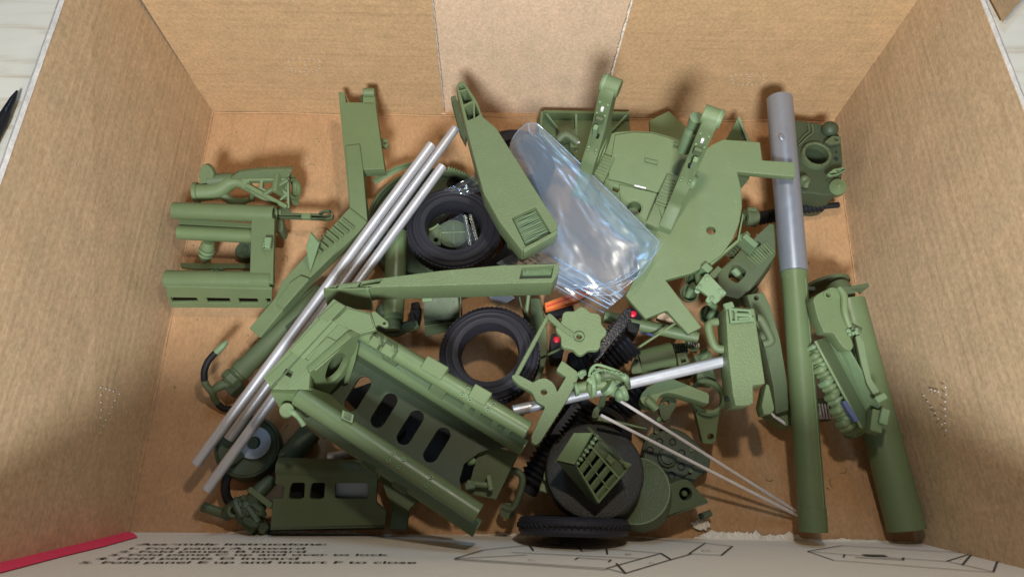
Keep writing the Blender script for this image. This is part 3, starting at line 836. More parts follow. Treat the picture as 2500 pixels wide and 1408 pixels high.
# tyres ------------------------------------------------------------
def tyre_mesh(R=.0315, r=.0195, w=.015):
    h = w / 2
    prof = [(-h, r), (-h, r + .002), (-h - .0004, r + .0035), (-h, r + .004), (-h + .0003, R - .006), (-h, R - .0056), (-h, R - .0045), (-h + .0008, R - .0035), (-h + .0002, R - .003), (-h + .0012, R - .0012), (-h + .003, R)]
    full = prof + [(-.0008, R), (-.0005, R - .0012), (.0005, R - .0012), (.0008, R)] + [(-q[0], q[1]) for q in reversed(prof)]
    full += [(h * .5, r - .0008), (0, r - .0014), (-h * .5, r - .0008)]
    return lathe((0, 0, 0), (0, 0, 1), full, 56, closed=True, ang=25)
def tread_mesh(R=.0315, w=.015, n=64):
    """zig-zag tread blocks standing on the rolling face"""
    bm = bmesh.new(); h = w / 2
    for s in (-1, 1):
        for i in range(n):
            a = 2 * math.pi * (i + (.5 if s > 0 else 0)) / n; da = 2 * math.pi / n * .36
            vs = []
            for rr in (R - .0006, R + .00035):
                for (aa, zz) in ((a - da, s * .0008), (a, s * .0008 + s * .0014), (a + da, s * .0008), (a + da, s * (h - .0025)), (a - da, s * (h - .0025))):
                    vs.append(bm.verts.new((rr * math.cos(aa), rr * math.sin(aa), zz)))
            bm.faces.new(vs[5:]); 
            for k in range(5): bm.faces.new((vs[k], vs[(k + 1) % 5], vs[5 + (k + 1) % 5], vs[5 + k]))
    return from_bm(bm, 20)
def tyre(label, c, n, spin=0.0, scale=1.0):
    t = Thing('model_tyre', label, 'tyre', 'black model tyres')
    x, y, n = basis(n)
    M = Matrix((x, y, n)).transposed().to_4x4() @ Matrix.Rotation(spin, 4, 'Z') @ Matrix.Scale(scale, 4); M.translation = c
    t.add('carcass', copy_me(TY, M), 'rubber')
    t.add('tread', copy_me(TR, M), 'rubber')
    t.done()
TY, TR = tyre_mesh(), tread_mesh()
tyre('black rubber tyre with small parts and a pouch of magnets inside its hole', P(1108, 563, .046), (0.05, 0.06, 1), .3)
tyre('black rubber tyre lying flat with bare cardboard floor showing through its hole', P(1196, 868, .047), (-.10, 0.03, 1), .9)
tyre('black rubber tyre lying underneath the tyre that holds the magnet pouch', P(1168, 592, .0165), (.06, .02, 1), .2, .98)
tyre('black rubber tyre mostly hidden beneath the clear zip bag', P(1262, 398, .022), (.15, .1, 1), .5, .9)
t = Thing('model_tyre', 'black rubber tyre standing on edge against the white front panel', 'tyre', 'black model tyres')
x, y, n = basis((0.01, .99, .12))
M = Matrix((x, y, n)).transposed().to_4x4() @ Matrix.Diagonal((1.04, 1.04, .70, 1)); M.translation = P(1400, 1288, .0345) + Vector((0, .0012, 0))
t.add('carcass', copy_me(TY, M), 'rubber')
zg = []
for i in range(121):
    a_ = 2 * math.pi * i / 120
    zg.append(M @ Vector((.0318 * math.cos(a_), .0318 * math.sin(a_), .0013 * (1 if i % 2 else -1))))
t.add('zigzag_ridge', sweep(zg, .0007, 5, 1), 'black')
t.add('sidewall_disc', copy_me(lathe((0, 0, -.002), (0, 0, 1), [(0, 0), (0, .0200), (.006, .0200), (.006, 0)], 40), M), 'rubber')
t.done()

t = Thing('link_plate', 'small pale green link plate with a hole inside the tyre', 'plate')
t.add('plate', plate([(1047, 560), (1058, 551), (1074, 548), (1080, 556), (1076, 600), (1046, 592)], .040, .003, holes=[('c', 1064, 585, .0016)], r=.002), 'olive')
t.add('rim', sweep([P(1047, 562, .041), P(1060, 556, .041), P(1070, 548, .041)], .001, 8), 'green')
t.done()
t = Thing('spoked_disc', 'round green ribbed cap inside the tyre beside the magnets', 'cap')
c = P(1106, 570, .040)
t.add('disc', lathe(c - Vector((0, 0, .003)), c, [(0, 0), (0, .0105), (.003, .0105), (.003, .0095), (.002, .0093), (.002, 0)], 36), 'olive')
t.add('rib', bar(c + Vector((-.009, .001, 0)), c + Vector((.009, .002, 0)), .0014, .0015), 'green')
t.add('rib', bar(c + Vector((.001, -.009, 0)), c + Vector((.0, .009, 0)), .0014, .0015), 'green')
t.done()
for i, (q0, q1, lab) in enumerate([((1135, 527), (1149, 602), 'stack of silver disc magnets nearer the ribbed cap inside the tyre'), ((1149, 525), (1166, 590), 'stack of silver disc magnets nearer the tyre wall')]):
    t = Thing('magnet_stack', lab, 'magnets', 'stacks of silver magnets')
    a, b = P(q0[0], q0[1], .047), P(q1[0], q1[1], .047)
    n = 9
    m0 = None
    for k in range(n):
        p, q = a.lerp(b, k / n), a.lerp(b, (k + .93) / n)
        t.add('magnet', rod(p, q, .00165, seg=16, bev=.0002), 'nickel')
    t.done()
def film_sheet(f, nu, nv, thick=0.0):
    bm = bmesh.new(); V = [[bm.verts.new(f(i / nu, j / nv)) for j in range(nv + 1)] for i in range(nu + 1)]
    for i in range(nu):
        for j in range(nv): bm.faces.new((V[i][j], V[i + 1][j], V[i + 1][j + 1], V[i][j + 1]))
    return from_bm(bm, 80)
def quadlerp(q, z):
    P4 = [P(x, y, zz) for (x, y), zz in zip(q, z)]
    def f(u, v):
        p = (P4[0] * (1 - u) + P4[1] * u) * (1 - v) + (P4[3] * (1 - u) + P4[2] * u) * v
        return p + Vector((0, 0, .0012 * mnoise.noise(Vector((u * 5, v * 4, q[0][0]))) + .0006 * mnoise.noise(Vector((u * 14, v * 11, 3)))))
    return f
t = Thing('magnet_pouch', 'small clear plastic pouch holding magnets inside the tyre hole', 'pouch')
t.add('film', film_sheet(quadlerp([(1072, 549), (1128, 522), (1170, 584), (1121, 616)], [.0455, .0515, .0515, .0455]), 16, 16), 'pouch_film')
t.add('tail', film_sheet(quadlerp([(1084, 464), (1166, 424), (1184, 466), (1135, 476)], [.054, .056, .057, .055]), 16, 12), 'pouch_film')
t.add('brass_screw', rod(P(1133, 463, .055), P(1142, 458, .055), .0010, seg=10), 'nickel')
t.add('brass_screw', rod(P(1138, 452, .055), P(1139, 464, .055), .0010, seg=10), 'nickel')
t.done()

# spade beams ------------------------------------------------------
def pocket_bars(q, pl, n, depth, r=.00036):
    """frayed strands across the floor of a pocket"""
    ms = []
    for k in range(n):
        u = (k + .5) / n
        a = (q[0][0] + (q[3][0] - q[0][0]) * u, q[0][1] + (q[3][1] - q[0][1]) * u)
        b = (q[1][0] + (q[2][0] - q[1][0]) * u, q[1][1] + (q[2][1] - q[1][1]) * u)
        A, B = PP(a[0], a[1], pl), PP(b[0], b[1], pl)
        ms.append(sweep([A, A.lerp(B, .35) + Vector((random.uniform(-1, 1) * .0003, random.uniform(-1, 1) * .0004, .0004 * random.random())), A.lerp(B, .7) + Vector((0, random.uniform(-1, 1) * .0004, 0)), B], r, 5, 3))
    return join(*ms)
t = Thing('spade_beam', 'tapered green spade beam slanting from the back wall past the tyre, with open cells at its tip', 'beam')
pl = plane3(P(1122, 198, .092), P(1362, 545, .090), P(1276, 614, .090))
out = [(1122, 199), (1131, 199), (1146, 218), (1165, 248), (1178, 285), (1212, 313), (1330, 500), (1362, 546), (1360, 566), (1276, 614), (1219, 541), (1181, 472), (1168, 425), (1141, 323), (1117, 226), (1114, 209)]
pk = [(1250, 532), (1307, 505), (1347, 571), (1283, 600)]
t.add('beam', plate(out, pl, .016, holes=[[(1120, 211), (1131, 207), (1137, 216), (1122, 220)], [(1124, 224), (1138, 219), (1154, 245), (1132, 255)], [(1134, 261), (1153, 250), (1156, 288), (1142, 294)], [(1160, 252), (1171, 279), (1160, 287)], pk], r=.0012, hr=.0004), 'green_grain')
bm_ = t.parts[-1]
lo = (pl[0] - pl[1] * .004, pl[1])
t.add('pocket_floor', plate([(1246, 532), (1308, 502), (1350, 572), (1282, 603)], lo, .002, bev=.0001), 'gap_black', parent=bm_)  # near-black paints in shade so the pocket looks deeper
t.add('pocket_strands', pocket_bars(pk, lo, 20, 0), 'green_pale', parent=bm_, kind='stuff')
lo2 = (pl[0] - pl[1] * .013, pl[1])
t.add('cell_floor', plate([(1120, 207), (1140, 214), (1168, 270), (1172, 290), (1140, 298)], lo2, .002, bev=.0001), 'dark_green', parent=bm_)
t.add('end_lip', plate([(1347, 568), (1361, 558), (1362, 570), (1280, 616), (1276, 606)], (pl[0] + pl[1] * .001, pl[1]), .010, r=.0006), 'green_grain')
t.add('side_bracket', plate([(1224, 545), (1237, 552), (1247, 578), (1254, 584), (1258, 604), (1275, 614), (1266, 620), (1238, 596), (1240, 575), (1224, 560)], .056, .006, r=.0006), 'green')
t.add('hinge_plate', plate([(1100, 236), (1112, 232), (1122, 262), (1140, 320), (1136, 345), (1122, 318)], .066, .008, r=.001), 'olive')
t.done()
t = Thing('spade_beam', 'tapered green spade beam lying level across the rods below the upper tyre', 'beam')
pl = plane3(P(800, 700, .088), P(1364, 643, .086), P(1350, 690, .086))
out = [(790, 706), (806, 697), (935, 678), (1080, 660), (1225, 647), (1364, 643), (1366, 660), (1350, 689), (1100, 696), (908, 701), (894, 705)]
pk = [(1275, 652), (1352, 648), (1346, 678), (1268, 680)]
t.add('beam', plate(out, pl, .020, holes=[[(804, 701), (821, 697), (817, 702), (803, 704)], [(828, 700), (878, 688), (871, 699), (825, 703)], [(884, 692), (934, 680), (926, 691), (880, 697)], pk], r=.0010, hr=.0004), 'green_grain')
bm_ = t.parts[-1]
lo = (pl[0] - pl[1] * .005, pl[1])
t.add('pocket_floor', plate([(1272, 646), (1354, 642), (1350, 684), (1266, 684)], lo, .002, bev=.0001), 'dark_green', parent=bm_)  # darker green paints in the shade of the pocket
t.add('pocket_strands', pocket_bars([(1278, 655), (1276, 676), (1344, 674), (1348, 653)], lo, 26, 0), 'green_pale', parent=bm_, kind='stuff')
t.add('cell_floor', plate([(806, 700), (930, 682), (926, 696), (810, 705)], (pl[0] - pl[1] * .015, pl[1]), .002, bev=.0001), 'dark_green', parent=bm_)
t.add('cheek', prism([P(790, 706, .087), P(896, 704, .087), P(906, 754, .062), P(800, 746, .062)], .002), 'green')
t.add('cheek_edge', sweep([P(896, 704, .087), P(905, 740, .068), P(906, 756, .062)], .0012, 8), 'green_pale')
t.done()

t = Thing('plain_cylinder', 'smooth green cylinder passing beneath the level spade beam', 'cylinder')
a, b = P(969, 566, .034), P(960, 782, .030)
L = (b - a).length
t.add('barrel', lathe(a, b, [(0, 0), (0, .0066), (.0006, .0072), (L - .008, .0072), (L - .007, .0068), (L, .0068), (L, 0)], 36), 'green_smooth')
t.add('neck', lathe(b, b + (b - a), [(-.001, .0052), (.007, .0052), (.0075, .004), (.0075, 0)], 24), 'olive')
t.done()
t = Thing('pipe_saddle', 'dark green curved saddle clip below the plain cylinder', 'saddle')
t.add('arm', sweep([P(930, 800, .022), P(955, 808, .024), P(980, 802, .024), P(1012, 790, .022)], [.004, .0045, .0045, .003], 10), 'dark_green')
t.add('pad', box(P(1006, 797, .021), (.009, .005, .005), (1, .4, 0)), 'olive')
t.add('bulb', blob(P(938, 760, .022), .006), 'dark_green')
t.done()
t = Thing('foam_strip', 'rough black foam strip beside the hatch box', 'strip')
me = plate([(1008, 738), (1024, 735), (1026, 760), (1020, 792), (1002, 785), (1000, 760)], .016, .010, r=.002)
t.add('strip', me, 'black'); 
t.add('crumbs', join(*[blob(P(1013 + random.uniform(-10, 10), 765 + random.uniform(-26, 26), .0162), .0007, seg=8) for _ in range(26)]), 'black', kind='stuff')
t.done()
t = Thing('hatch_box', 'green riveted hatch box half under the level spade beam', 'box')
pl = plane3(P(1031, 730, .030), P(1119, 724, .030), P(1040, 786, .022))
t.add('lid', plate([(1031, 728), (1119, 722), (1122, 776), (1036, 787)], pl, .012, r=.0008), 'olive')
ld = t.parts[-1]
for x, y in ((1035, 742), (1070, 739), (1108, 738), (1037, 770), (1074, 770), (1110, 766)): t.add('rivet', blob(PP(x, y, pl), .0007, seg=8), 'green', parent=ld)
t.add('seam', plate([(1122, 724), (1126, 724), (1129, 772), (1125, 774)], pl, .010), 'dark_green')
t.add('front_lip', plate([(1036, 789), (1122, 778), (1112, 806), (1040, 822)], plane3(P(1036, 789, .020), P(1122, 778, .020), P(1040, 822, .010)), .006, r=.0008), 'olive')
t.add('lip_ridge', sweep([P(1037, 796, .019), P(1080, 790, .019), P(1118, 786, .019)], .001, 8), 'green')
t.add('latch', bar(P(1030, 731, .0315), P(1056, 728, .0315), .003, .002), 'green_pale')
t.done()
# ------------------------------------------------------------------ big four-tube cradle in front
t = Thing('gun_cradle', 'large green four tube cradle frame with slotted bottom plate lying diagonally in front', 'cradle')
def obround(c, d, L, w, n=8):
    """pixel outline of a slot"""
    dx, dy = d; l = math.hypot(dx, dy); dx, dy = dx / l, dy / l
    o = []
    for s in (1, -1):
        for i in range(n + 1):
            a = -math.pi / 2 + math.pi * i / n
            u = s * (L / 2 - w / 2 + math.cos(a) * w / 2); v = s * math.sin(a) * w / 2
            o.append((c[0] + dx * u - dy * v, c[1] + dy * u + dx * v))
    return o
# bottom plate
pl = plane3(P(830, 870, .056), P(1280, 1070, .054), P(1130, 1170, .052))
slots = [obround(c, (.53, -.85), 94, 35) for c in ((873, 960), (937, 1001), (1001, 1043), (1066, 1086))]
t.add('slotted_plate', plate([(770, 940), (845, 862), (905, 872), (1290, 1060), (1260, 1092), (1208, 1092), (1170, 1105), (1133, 1132), (1122, 1170), (1128, 1200), (1080, 1190), (850, 1048)], pl, .003, holes=slots), 'dark_green')
def cradle_tube(q0, q1, z0, z1, r, name='tube', mat='green_smooth'):
    a, b = P(q0[0], q0[1], z0), P(q1[0], q1[1], z1)
    p = t.add(name, pipe(a, b, r, .0013, 32), mat)
    return a, b, p
ta, tb, p1 = cradle_tube((868, 800), (1289, 1050), .090, .083, .0052)
t2a, t2b, p2 = cradle_tube((866, 838), (1280, 1094), .069, .063, .0050)
t3a, t3b, p3 = cradle_tube((728, 966), (1168, 1254), .092, .084, .0056)
t4a, t4b, p4 = cradle_tube((745, 1008), (1166, 1290), .070, .060, .0052, mat='olive')
# saddles and pads on the tubes
def on(a, b, u, off=0.0): return a.lerp(b, u) + Vector((0, 0, off))
for (A, B, u, w, l, pp) in ((ta, tb, .46, .012, .014, p1), (ta, tb, .72, .012, .011, p1), (t2a, t2b, .50, .011, .010, p2)):
    c = on(A, B, u, .0012)
    t.add('saddle_block', box(c + Vector((.001, .002, .001)), (l, .0085, .0088), B - A), 'green', parent=pp)
for u in (.66, .72, .82, .89): t.add('pad', box(on(t2a, t2b, u, .0038) + Vector((.001, .0018, 0)), (.0045, .006, .003), t2b - t2a), 'green', parent=p2)
for u in (.42, .60): t.add('pad', box(on(t4a, t4b, u, .002) + Vector((-.003, -.003, 0)), (.009, .005, .004), t4b - t4a), 'olive', parent=p4)
def nozzle(A, B, u, side, pp):
    d = (B - A).normalized(); s = d.cross(Vector((0, 0, 1))).normalized()
    c = A.lerp(B, u); nrm = (Vector((0, 0, .85)) + s * side).normalized()
    t.add('nozzle', lathe(c + nrm * .0044, c + nrm * .0066, [(0, .0012), (.0012, .0010), (.0020, .0011), (.0020, .0006), (.0008, .0006)], 12), 'green_pale', parent=pp)
for u in (.655, .70, .80): nozzle(ta, tb, u, -.25, p1); nozzle(ta, tb, u - .01, .45, p1)
for u in (.535, .59, .74): nozzle(t3a, t3b, u, -.3, p3); nozzle(t3a, t3b, u, .4, p3)
# clamps near the head
for (x, y, z, w) in ((917, 838, .098, .006), (950, 858, .097, .0075)):
    c = P(x, y, z)
    t.add('clamp', box(c, (w, .006, .006), tb - ta), 'green', parent=p1)
    t.add('clamp_ear', prism([c + Vector((-.002, -.003, 0)), c + Vector((.004, -.001, .003)), c + Vector((.003, .003, .003))], .002), 'green', parent=p1)
t.add('clamp_foot', box(P(955, 875, .080), (.010, .005, .004), tb - ta), 'olive', parent=p2)
t.add('window_frame', plate([(836, 1000), (864, 1012), (860, 1032), (832, 1020)], plane3(P(836, 1000, .099), P(864, 1012, .098), P(832, 1020, .098)), .005, holes=[[(842, 1006), (858, 1013), (855, 1026), (839, 1018)]]), 'green', parent=p3)
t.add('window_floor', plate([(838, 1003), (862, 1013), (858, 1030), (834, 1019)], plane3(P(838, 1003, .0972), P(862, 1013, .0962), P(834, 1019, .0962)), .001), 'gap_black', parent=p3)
# head block: long top plate and cheeks
ph = plane3(P(814, 729, .100), P(905, 765, .100), P(642, 921, .096))
t.add('head_plate', plate([(814, 729), (843, 745), (862, 752), (905, 764), (918, 804), (876, 815), (857, 822), (757, 908), (754, 950), (690, 950), (664, 949), (642, 921), (720, 835)], ph, .008, holes=[[(698, 898), (716, 907), (709, 921), (690, 911)]], r=.0006), 'green_lines')
hp = t.parts[-1]
t.add('pocket_floor', plate([(694, 896), (718, 907), (710, 924), (686, 912)], (ph[0] - ph[1] * .0035, ph[1]), .002), 'olive', parent=hp)
up = lambda d: (ph[0] + ph[1] * d, ph[1])
t.add('cover_plate', plate([(790, 768), (826, 790), (742, 876), (706, 856)], up(.0012), .002), 'green_lines', parent=hp)
t.add('cover_plate', plate([(780, 840), (800, 822), (842, 842), (770, 905), (750, 884)], up(.0010), .002), 'green_lines', parent=hp)
t.add('cover_plate', plate([(716, 858), (764, 886), (748, 910), (700, 948), (648, 922)], up(.0008), .0016, holes=[[(698, 898), (716, 907), (709, 921), (690, 911)]]), 'green_lines', parent=hp)
t.add('seam', bar(P(845, 748, .1012), P(660, 948, .0975), .0008, .002), 'olive', parent=hp)
t.add('cover_plate', plate([(822, 735), (843, 747), (800, 790), (776, 775)], up(.0014), .002), 'green_lines', parent=hp)
t.add('cover_plate', plate([(850, 752), (904, 767), (912, 800), (874, 812), (848, 800), (812, 786)], up(.0009), .002), 'green_lines', parent=hp)
# cheek plate facing along the tubes, with a round bore
A_, B_, C_ = P(880, 816, .098), P(757, 920, .094), P(800, 968, .058)
vpl = plane3(A_, B_, C_)
t.add('bored_plate', plate([(880, 814), (858, 822), (757, 908), (752, 955), (796, 972), (852, 905), (870, 850)], vpl, .004, holes=[[(832, 860), (846, 868), (847, 885), (832, 915), (812, 932), (798, 932), (794, 918), (803, 888), (818, 868)]], hr=.003), 'green_smooth')
bp_ = t.parts[-1]
t.add('bore_liner', plate([(845, 850), (862, 870), (850, 905), (812, 945), (780, 945), (775, 925), (800, 880)], (vpl[0] - vpl[1] * .012, vpl[1]), .002), 'olive', parent=bp_)
t.add('stay', prism([P(870, 838, .090), P(862, 880, .078), P(845, 935, .058), P(850, 905, .066)], .003), 'green')
t.add('lower_cheek', prism([P(664, 948, .094), P(752, 952, .094), P(770, 1000, .080), P(735, 1012, .074), P(690, 992, .080)], .006), 'green_smooth')
t.add('side_cheek', prism([P(752, 952, .094), P(800, 968, .060), P(846, 1010, .058), P(760, 1000, .082)], .004), 'green_smooth')
t.add('lug', plate([(903, 764), (915, 758), (926, 768), (948, 785), (949, 796), (938, 798), (922, 790), (914, 802), (906, 800)], .098, .003, holes=[('c', 938, 788, .0009)], r=.0012), 'green')
t.add('lug', rod(P(700, 1000, .092), P(700, 1004, .080), .004), 'green')
t.add('lever', sweep([P(702, 1000, .090), P(718, 1008, .090), P(730, 1020, .088), P(743, 1038, .086)], [.0018, .0018, .0014, .0018], 8), 'green_pale')
# inner side rails joining tube pairs
t.add('side_rail', prism([t2a + Vector((0, 0, .002)), t2b.lerp(t2a, .25), t2b.lerp(t2a, .25) + Vector((-.004, -.004, -.012)), t2a + Vector((-.004, -.004, -.014))], .002), 'dark_green')
t.add('side_rail', prism([t4a.lerp(t4b, .05), t4b.lerp(t4a, .12), t4b.lerp(t4a, .12) + Vector((.002, .003, -.010)), t4a.lerp(t4b, .05) + Vector((.002, .003, -.010))], .002), 'dark_green')
t.done()

# slotted cover in the front corner
t = Thing('slotted_cover', 'dark green rounded cover with square windows lying by the front panel', 'cover')
pl = plane3(P(672, 1160, .034), P(920, 1168, .034), P(660, 1287, .022))
t.add('panel', plate([(674, 1150), (922, 1156), (918, 1226), (943, 1247), (940, 1281), (660, 1288), (666, 1217), (690, 1216), (692, 1186), (671, 1181)], pl, .003,
    holes=[[(714, 1178), (744, 1178), (742, 1214), (730, 1219), (704, 1217), (708, 1188)], [(763, 1178), (793, 1178), (791, 1214), (780, 1219), (755, 1217), (758, 1188)], [(818, 1179), (898, 1179), (898, 1216), (818, 1216)]], r=.0006, hr=.0012), 'olive')
a, b = P(680, 1141, .030), P(926, 1150, .030)
t.add('half_tube', lathe(a, b, [(0, .0045), (0, .0064), ((b - a).length, .0064), ((b - a).length, .0045)], 32, closed=True), 'olive')
t.add('corner_peg', lathe(P(688, 1108, .030), P(690, 1120, .028), [(0, 0), (0, .0022), (.004, .0024), (.004, 0)], 14), 'olive')
t.add('inner_screen', plate([(818, 1176), (900, 1176), (900, 1220), (818, 1220)], (pl[0] - pl[1] * .005, pl[1]), .001), 'reel_grey')
t.add('opening_shade', plate([(690, 1174), (910, 1176), (912, 1225), (690, 1226)], (pl[0] - pl[1] * .010, pl[1]), .001), 'gap_black')  # added black sheet stands in for the shade behind the windows
t.add('skirt', prism([P(660, 1289, .022), P(940, 1282, .022), P(938, 1288, .002), P(662, 1292, .002)], .0016), 'dark_green')
t.done()
# reel
t = Thing('cable_reel', 'round dark reel with a pale grey centre disc under the aluminium rods', 'reel')
c = P(603, 1088, .018); nrm = Vector((.12, .02, 1)).normalized()
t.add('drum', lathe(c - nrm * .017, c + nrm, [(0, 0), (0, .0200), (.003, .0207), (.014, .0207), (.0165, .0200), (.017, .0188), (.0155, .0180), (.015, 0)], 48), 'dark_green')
t.add('centre_disc', lathe(c - nrm * .0015, c + nrm, [(0, .0104), (.0012, .0104), (.0014, .0100), (.0014, .004), (0, .004)], 40, closed=True), 'reel_grey')
t.parts[-1].mesh.transform(Matrix.Translation((.0042, .0022, .0)))
t.add('axle', lathe(c - nrm * .0015, c + nrm, [(0, 0), (0, .0038), (.0022, .0036), (.0022, 0)], 24), 'dark_green')
t.parts[-1].mesh.transform(Matrix.Translation((.0036, .0018, .0)))
t.add('keeper', box(P(578, 1120, .0185), (.010, .004, .002), (1, .9, 0)), 'olive')
t.done()
t = Thing('cable_tail', 'short black cable curving down beside the reel', 'cable')
t.add('cable', sweep([P(572, 1140, .014), P(554, 1166, .016), P(550, 1192, .014), P(556, 1218, .010), P(570, 1232, .008)], .0028, 10), 'black')
t.add('sheath', sweep([P(568, 1226, .010), P(582, 1240, .010), P(594, 1248, .008)], [.003, .0034, .0026], 10), 'olive')
t.done()
t = Thing('pipe_manifold', 'tangled dark green pipe manifold in the front left corner', 'manifold')
t.add('stub_pipe', rod(P(494, 1236, .012), P(556, 1256, .010), .0030, seg=16), 'olive')
t.add('body', sweep([P(548, 1256, .009), P(580, 1240, .012), P(606, 1262, .012), P(636, 1280, .010)], [.004, .006, .006, .004], 12), 'dark_green')
c = P(572, 1246, .018)
t.add('ring', lathe(c, c + Vector((0, 0, 1)), [(-.001, .0022), (.001, .0022), (.001, .0040), (-.001, .0040)], 24, closed=True), 'olive')
t.add('lever', bar(P(606, 1192, .026), P(664, 1236, .024), .0036, .003), 'olive')
t.add('riser', sweep([P(618, 1225, .018), P(632, 1200, .020), P(664, 1170, .016)], [.006, .005, .004], 12), 'dark_green')
t.add('box_end', box(P(608, 1280, .010), (.012, .006, .010), (1, -.8, 0)), 'olive')
t.add('box_end', box(P(644, 1286, .009), (.008, .006, .010), (1, -.9, 0)), 'dark_green')
t.add('pipe_tangle', join(*[sweep([P(600 + random.uniform(-28, 50), 1244 + random.uniform(-28, 30), .012 + random.random() * .010) for _ in range(4)], .0016 + random.random() * .001, 7, 4) for _ in range(12)]), 'dark_green', kind='stuff')
t.done()
t = Thing('forked_plate', 'thin dark green forked plate standing behind the slotted cover', 'plate')
t.add('plate', plate([(926, 1150), (960, 1160), (1056, 1216), (1022, 1222), (1000, 1240), (992, 1292), (950, 1292), (957, 1236), (940, 1200)], .016, .004, r=.001), 'olive')
t.done()
t = Thing('spent_tube', 'dark green tube lying on the floor between reel and cradle', 'tube')
a, b = P(760, 1052, .010), P(700, 1122, .010)
t.add('tube', pipe(a, b, .0075, .001), 'dark_green')
t.done()
t = Thing('floor_rod', 'short silver rod glimpsed beneath the cradle', 'rod')
t.add('rod', rod(P(800, 1116, .004), P(1110, 1052, .004), .0030), 'aluminium')
t.done()
# handled can
t = Thing('handled_can', 'square green can with a loop handle beneath the cradle end', 'can')
pl = plane3(P(1167, 1098, .048), P(1262, 1111, .048), P(1140, 1205, .044))
t.add('body', plate([(1167, 1098), (1217, 1090), (1263, 1111), (1212, 1219), (1140, 1204)], pl, .034, r=.001), 'olive')
t.add('handle', sweep([P(1246, 1148, .040), P(1262, 1150, .041), P(1275, 1164, .041), P(1274, 1188, .040), P(1258, 1232, .038), P(1246, 1242, .037), P(1228, 1236, .036)], .0021, 10), 'olive')
t.add('latch_rod', rod(P(1140, 1178, .049), P(1192, 1184, .049), .0018), 'green')
t.add('latch_post', box(P(1196, 1178, .050), (.003, .009, .004), (1, .2, 0)), 'green')
t.add('latch_post', box(P(1148, 1186, .049), (.006, .004, .004), (1, .2, 0)), 'olive')
t.add('filler', sweep([P(1146, 1130, .049), P(1152, 1128, .051), P(1160, 1122, .051)], .0016, 8), 'green_pale')
t.add('foot_tab', lathe(P(1238, 1246, .012), P(1238, 1246, .014), [(-.001, .0012), (.002, .0012), (.002, .005), (-.001, .005)], 24, closed=True), 'olive')
t.done()

t = Thing('cradle_shade_sheet', 'added black sheet on the floor standing in for shade below the cradle slots', 'plate')
t.add('plate', plate([(830, 960), (940, 920), (1180, 1060), (1240, 1110), (1120, 1180), (1000, 1130)], .008, .006, r=.002), 'black')  # put in only to darken what shows through the cradle slots
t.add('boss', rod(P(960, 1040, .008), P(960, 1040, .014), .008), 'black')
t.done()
# ------------------------------------------------------------------ clear zip bag
t = Thing('zip_bag', 'large clear plastic zip bag, rolled and shiny, leaning on the turntable', 'bag')
# rolled upper body: left edge to right edge
def pathpt(pts, u):
    s = u * (len(pts) - 1); i = min(int(s), len(pts) - 2); f = s - i
    return (pts[i][0] + (pts[i + 1][0] - pts[i][0]) * f, pts[i][1] + (pts[i + 1][1] - pts[i][1]) * f)
BAG_L = [(1246, 334), (1240, 362), (1262, 430), (1290, 520), (1302, 600), (1330, 668), (1392, 694)]
BAG_R = [(1326, 306), (1352, 328), (1412, 384), (1478, 448), (1545, 514), (1612, 582), (1600, 618)]
def bag_roll(u, v):
    """flattened bag body: u along it, v from the mouth side to the folded side"""
    l, r = pathpt(BAG_L, u), pathpt(BAG_R, u)
    bulge = math.sin(math.pi * v)
    x, y = l[0] + (r[0] - l[0]) * v, l[1] + (r[1] - l[1]) * v
    if u < .1: y -= (1 - u / .1) ** 2 * 14 * bulge
    if u > .85: y += (u - .85) / .15 * 34 * bulge; x += (u - .85) / .15 * 12 * bulge
    zb = .062 + .014 * v
    p = P(x, y, zb + .006)
    w = v * 2.0 - u * .25
    p.z = zb + .0075 * (1 - abs(2 * v - 1.1) ** 3.0) - .004 * math.exp(-((v - .38 - .06 * math.sin(u * 4)) / .10) ** 2) * (u > .3) * (u - .3) \
        + .0011 * mnoise.noise(Vector((v * 4.2, u * 1.6, .3))) + .0004 * mnoise.noise(Vector((v * 11, u * 4.5, 1.3))) + .0004 * mnoise.noise(Vector((v * 21, u * 17, 4.3)))
    return p
t.add('upper_sheet', film_sheet(bag_roll, 90, 60), 'bag_film')
def bag_under(u, v):
    q = bag_roll(u, v).copy(); q.z = .0605 + .014 * v + .0015 * mnoise.noise(Vector((v * 6, u * 3, 7.0))) - .003 * math.sin(math.pi * v)
    return q
t.add('lower_sheet', film_sheet(bag_under, 40, 24), 'thin_film')
def bag_turn(u, v):
    # folded-over end beyond the curved edge
    l, r = pathpt([(1392, 690), (1470, 690), (1540, 664), (1604, 606)], u), pathpt([(1440, 720), (1500, 720), (1568, 668), (1617, 594)], u)
    p = P(l[0] + (r[0] - l[0]) * v, l[1] + (r[1] - l[1]) * v, .078)
    p.z += .0015 * mnoise.noise(Vector((u * 6, v * 3, 2.0)))
    return p
t.add('folded_end', film_sheet(bag_turn, 30, 10), 'thin_film')
def bag_flap(u, v):
    # strip with the zip along the mouth, u along it, v across
    q = [(1228, 640), (1468, 770), (1532, 712), (1290, 574)]
    P4 = [P(q[0][0], q[0][1], .056), P(q[1][0], q[1][1], .060), P(q[2][0], q[2][1], .068), P(q[3][0], q[3][1], .062)]
    p = (P4[0] * (1 - u) + P4[1] * u) * (1 - v) + (P4[3] * (1 - u) + P4[2] * u) * v
    p.z += .0022 * mnoise.noise(Vector((u * 3, v * 2, 5))) + .0008 * mnoise.noise(Vector((u * 8, v * 5, 2)))
    return p
t.add('mouth_flap', film_sheet(bag_flap, 40, 24), 'thin_film')
mf = t.parts[-1]
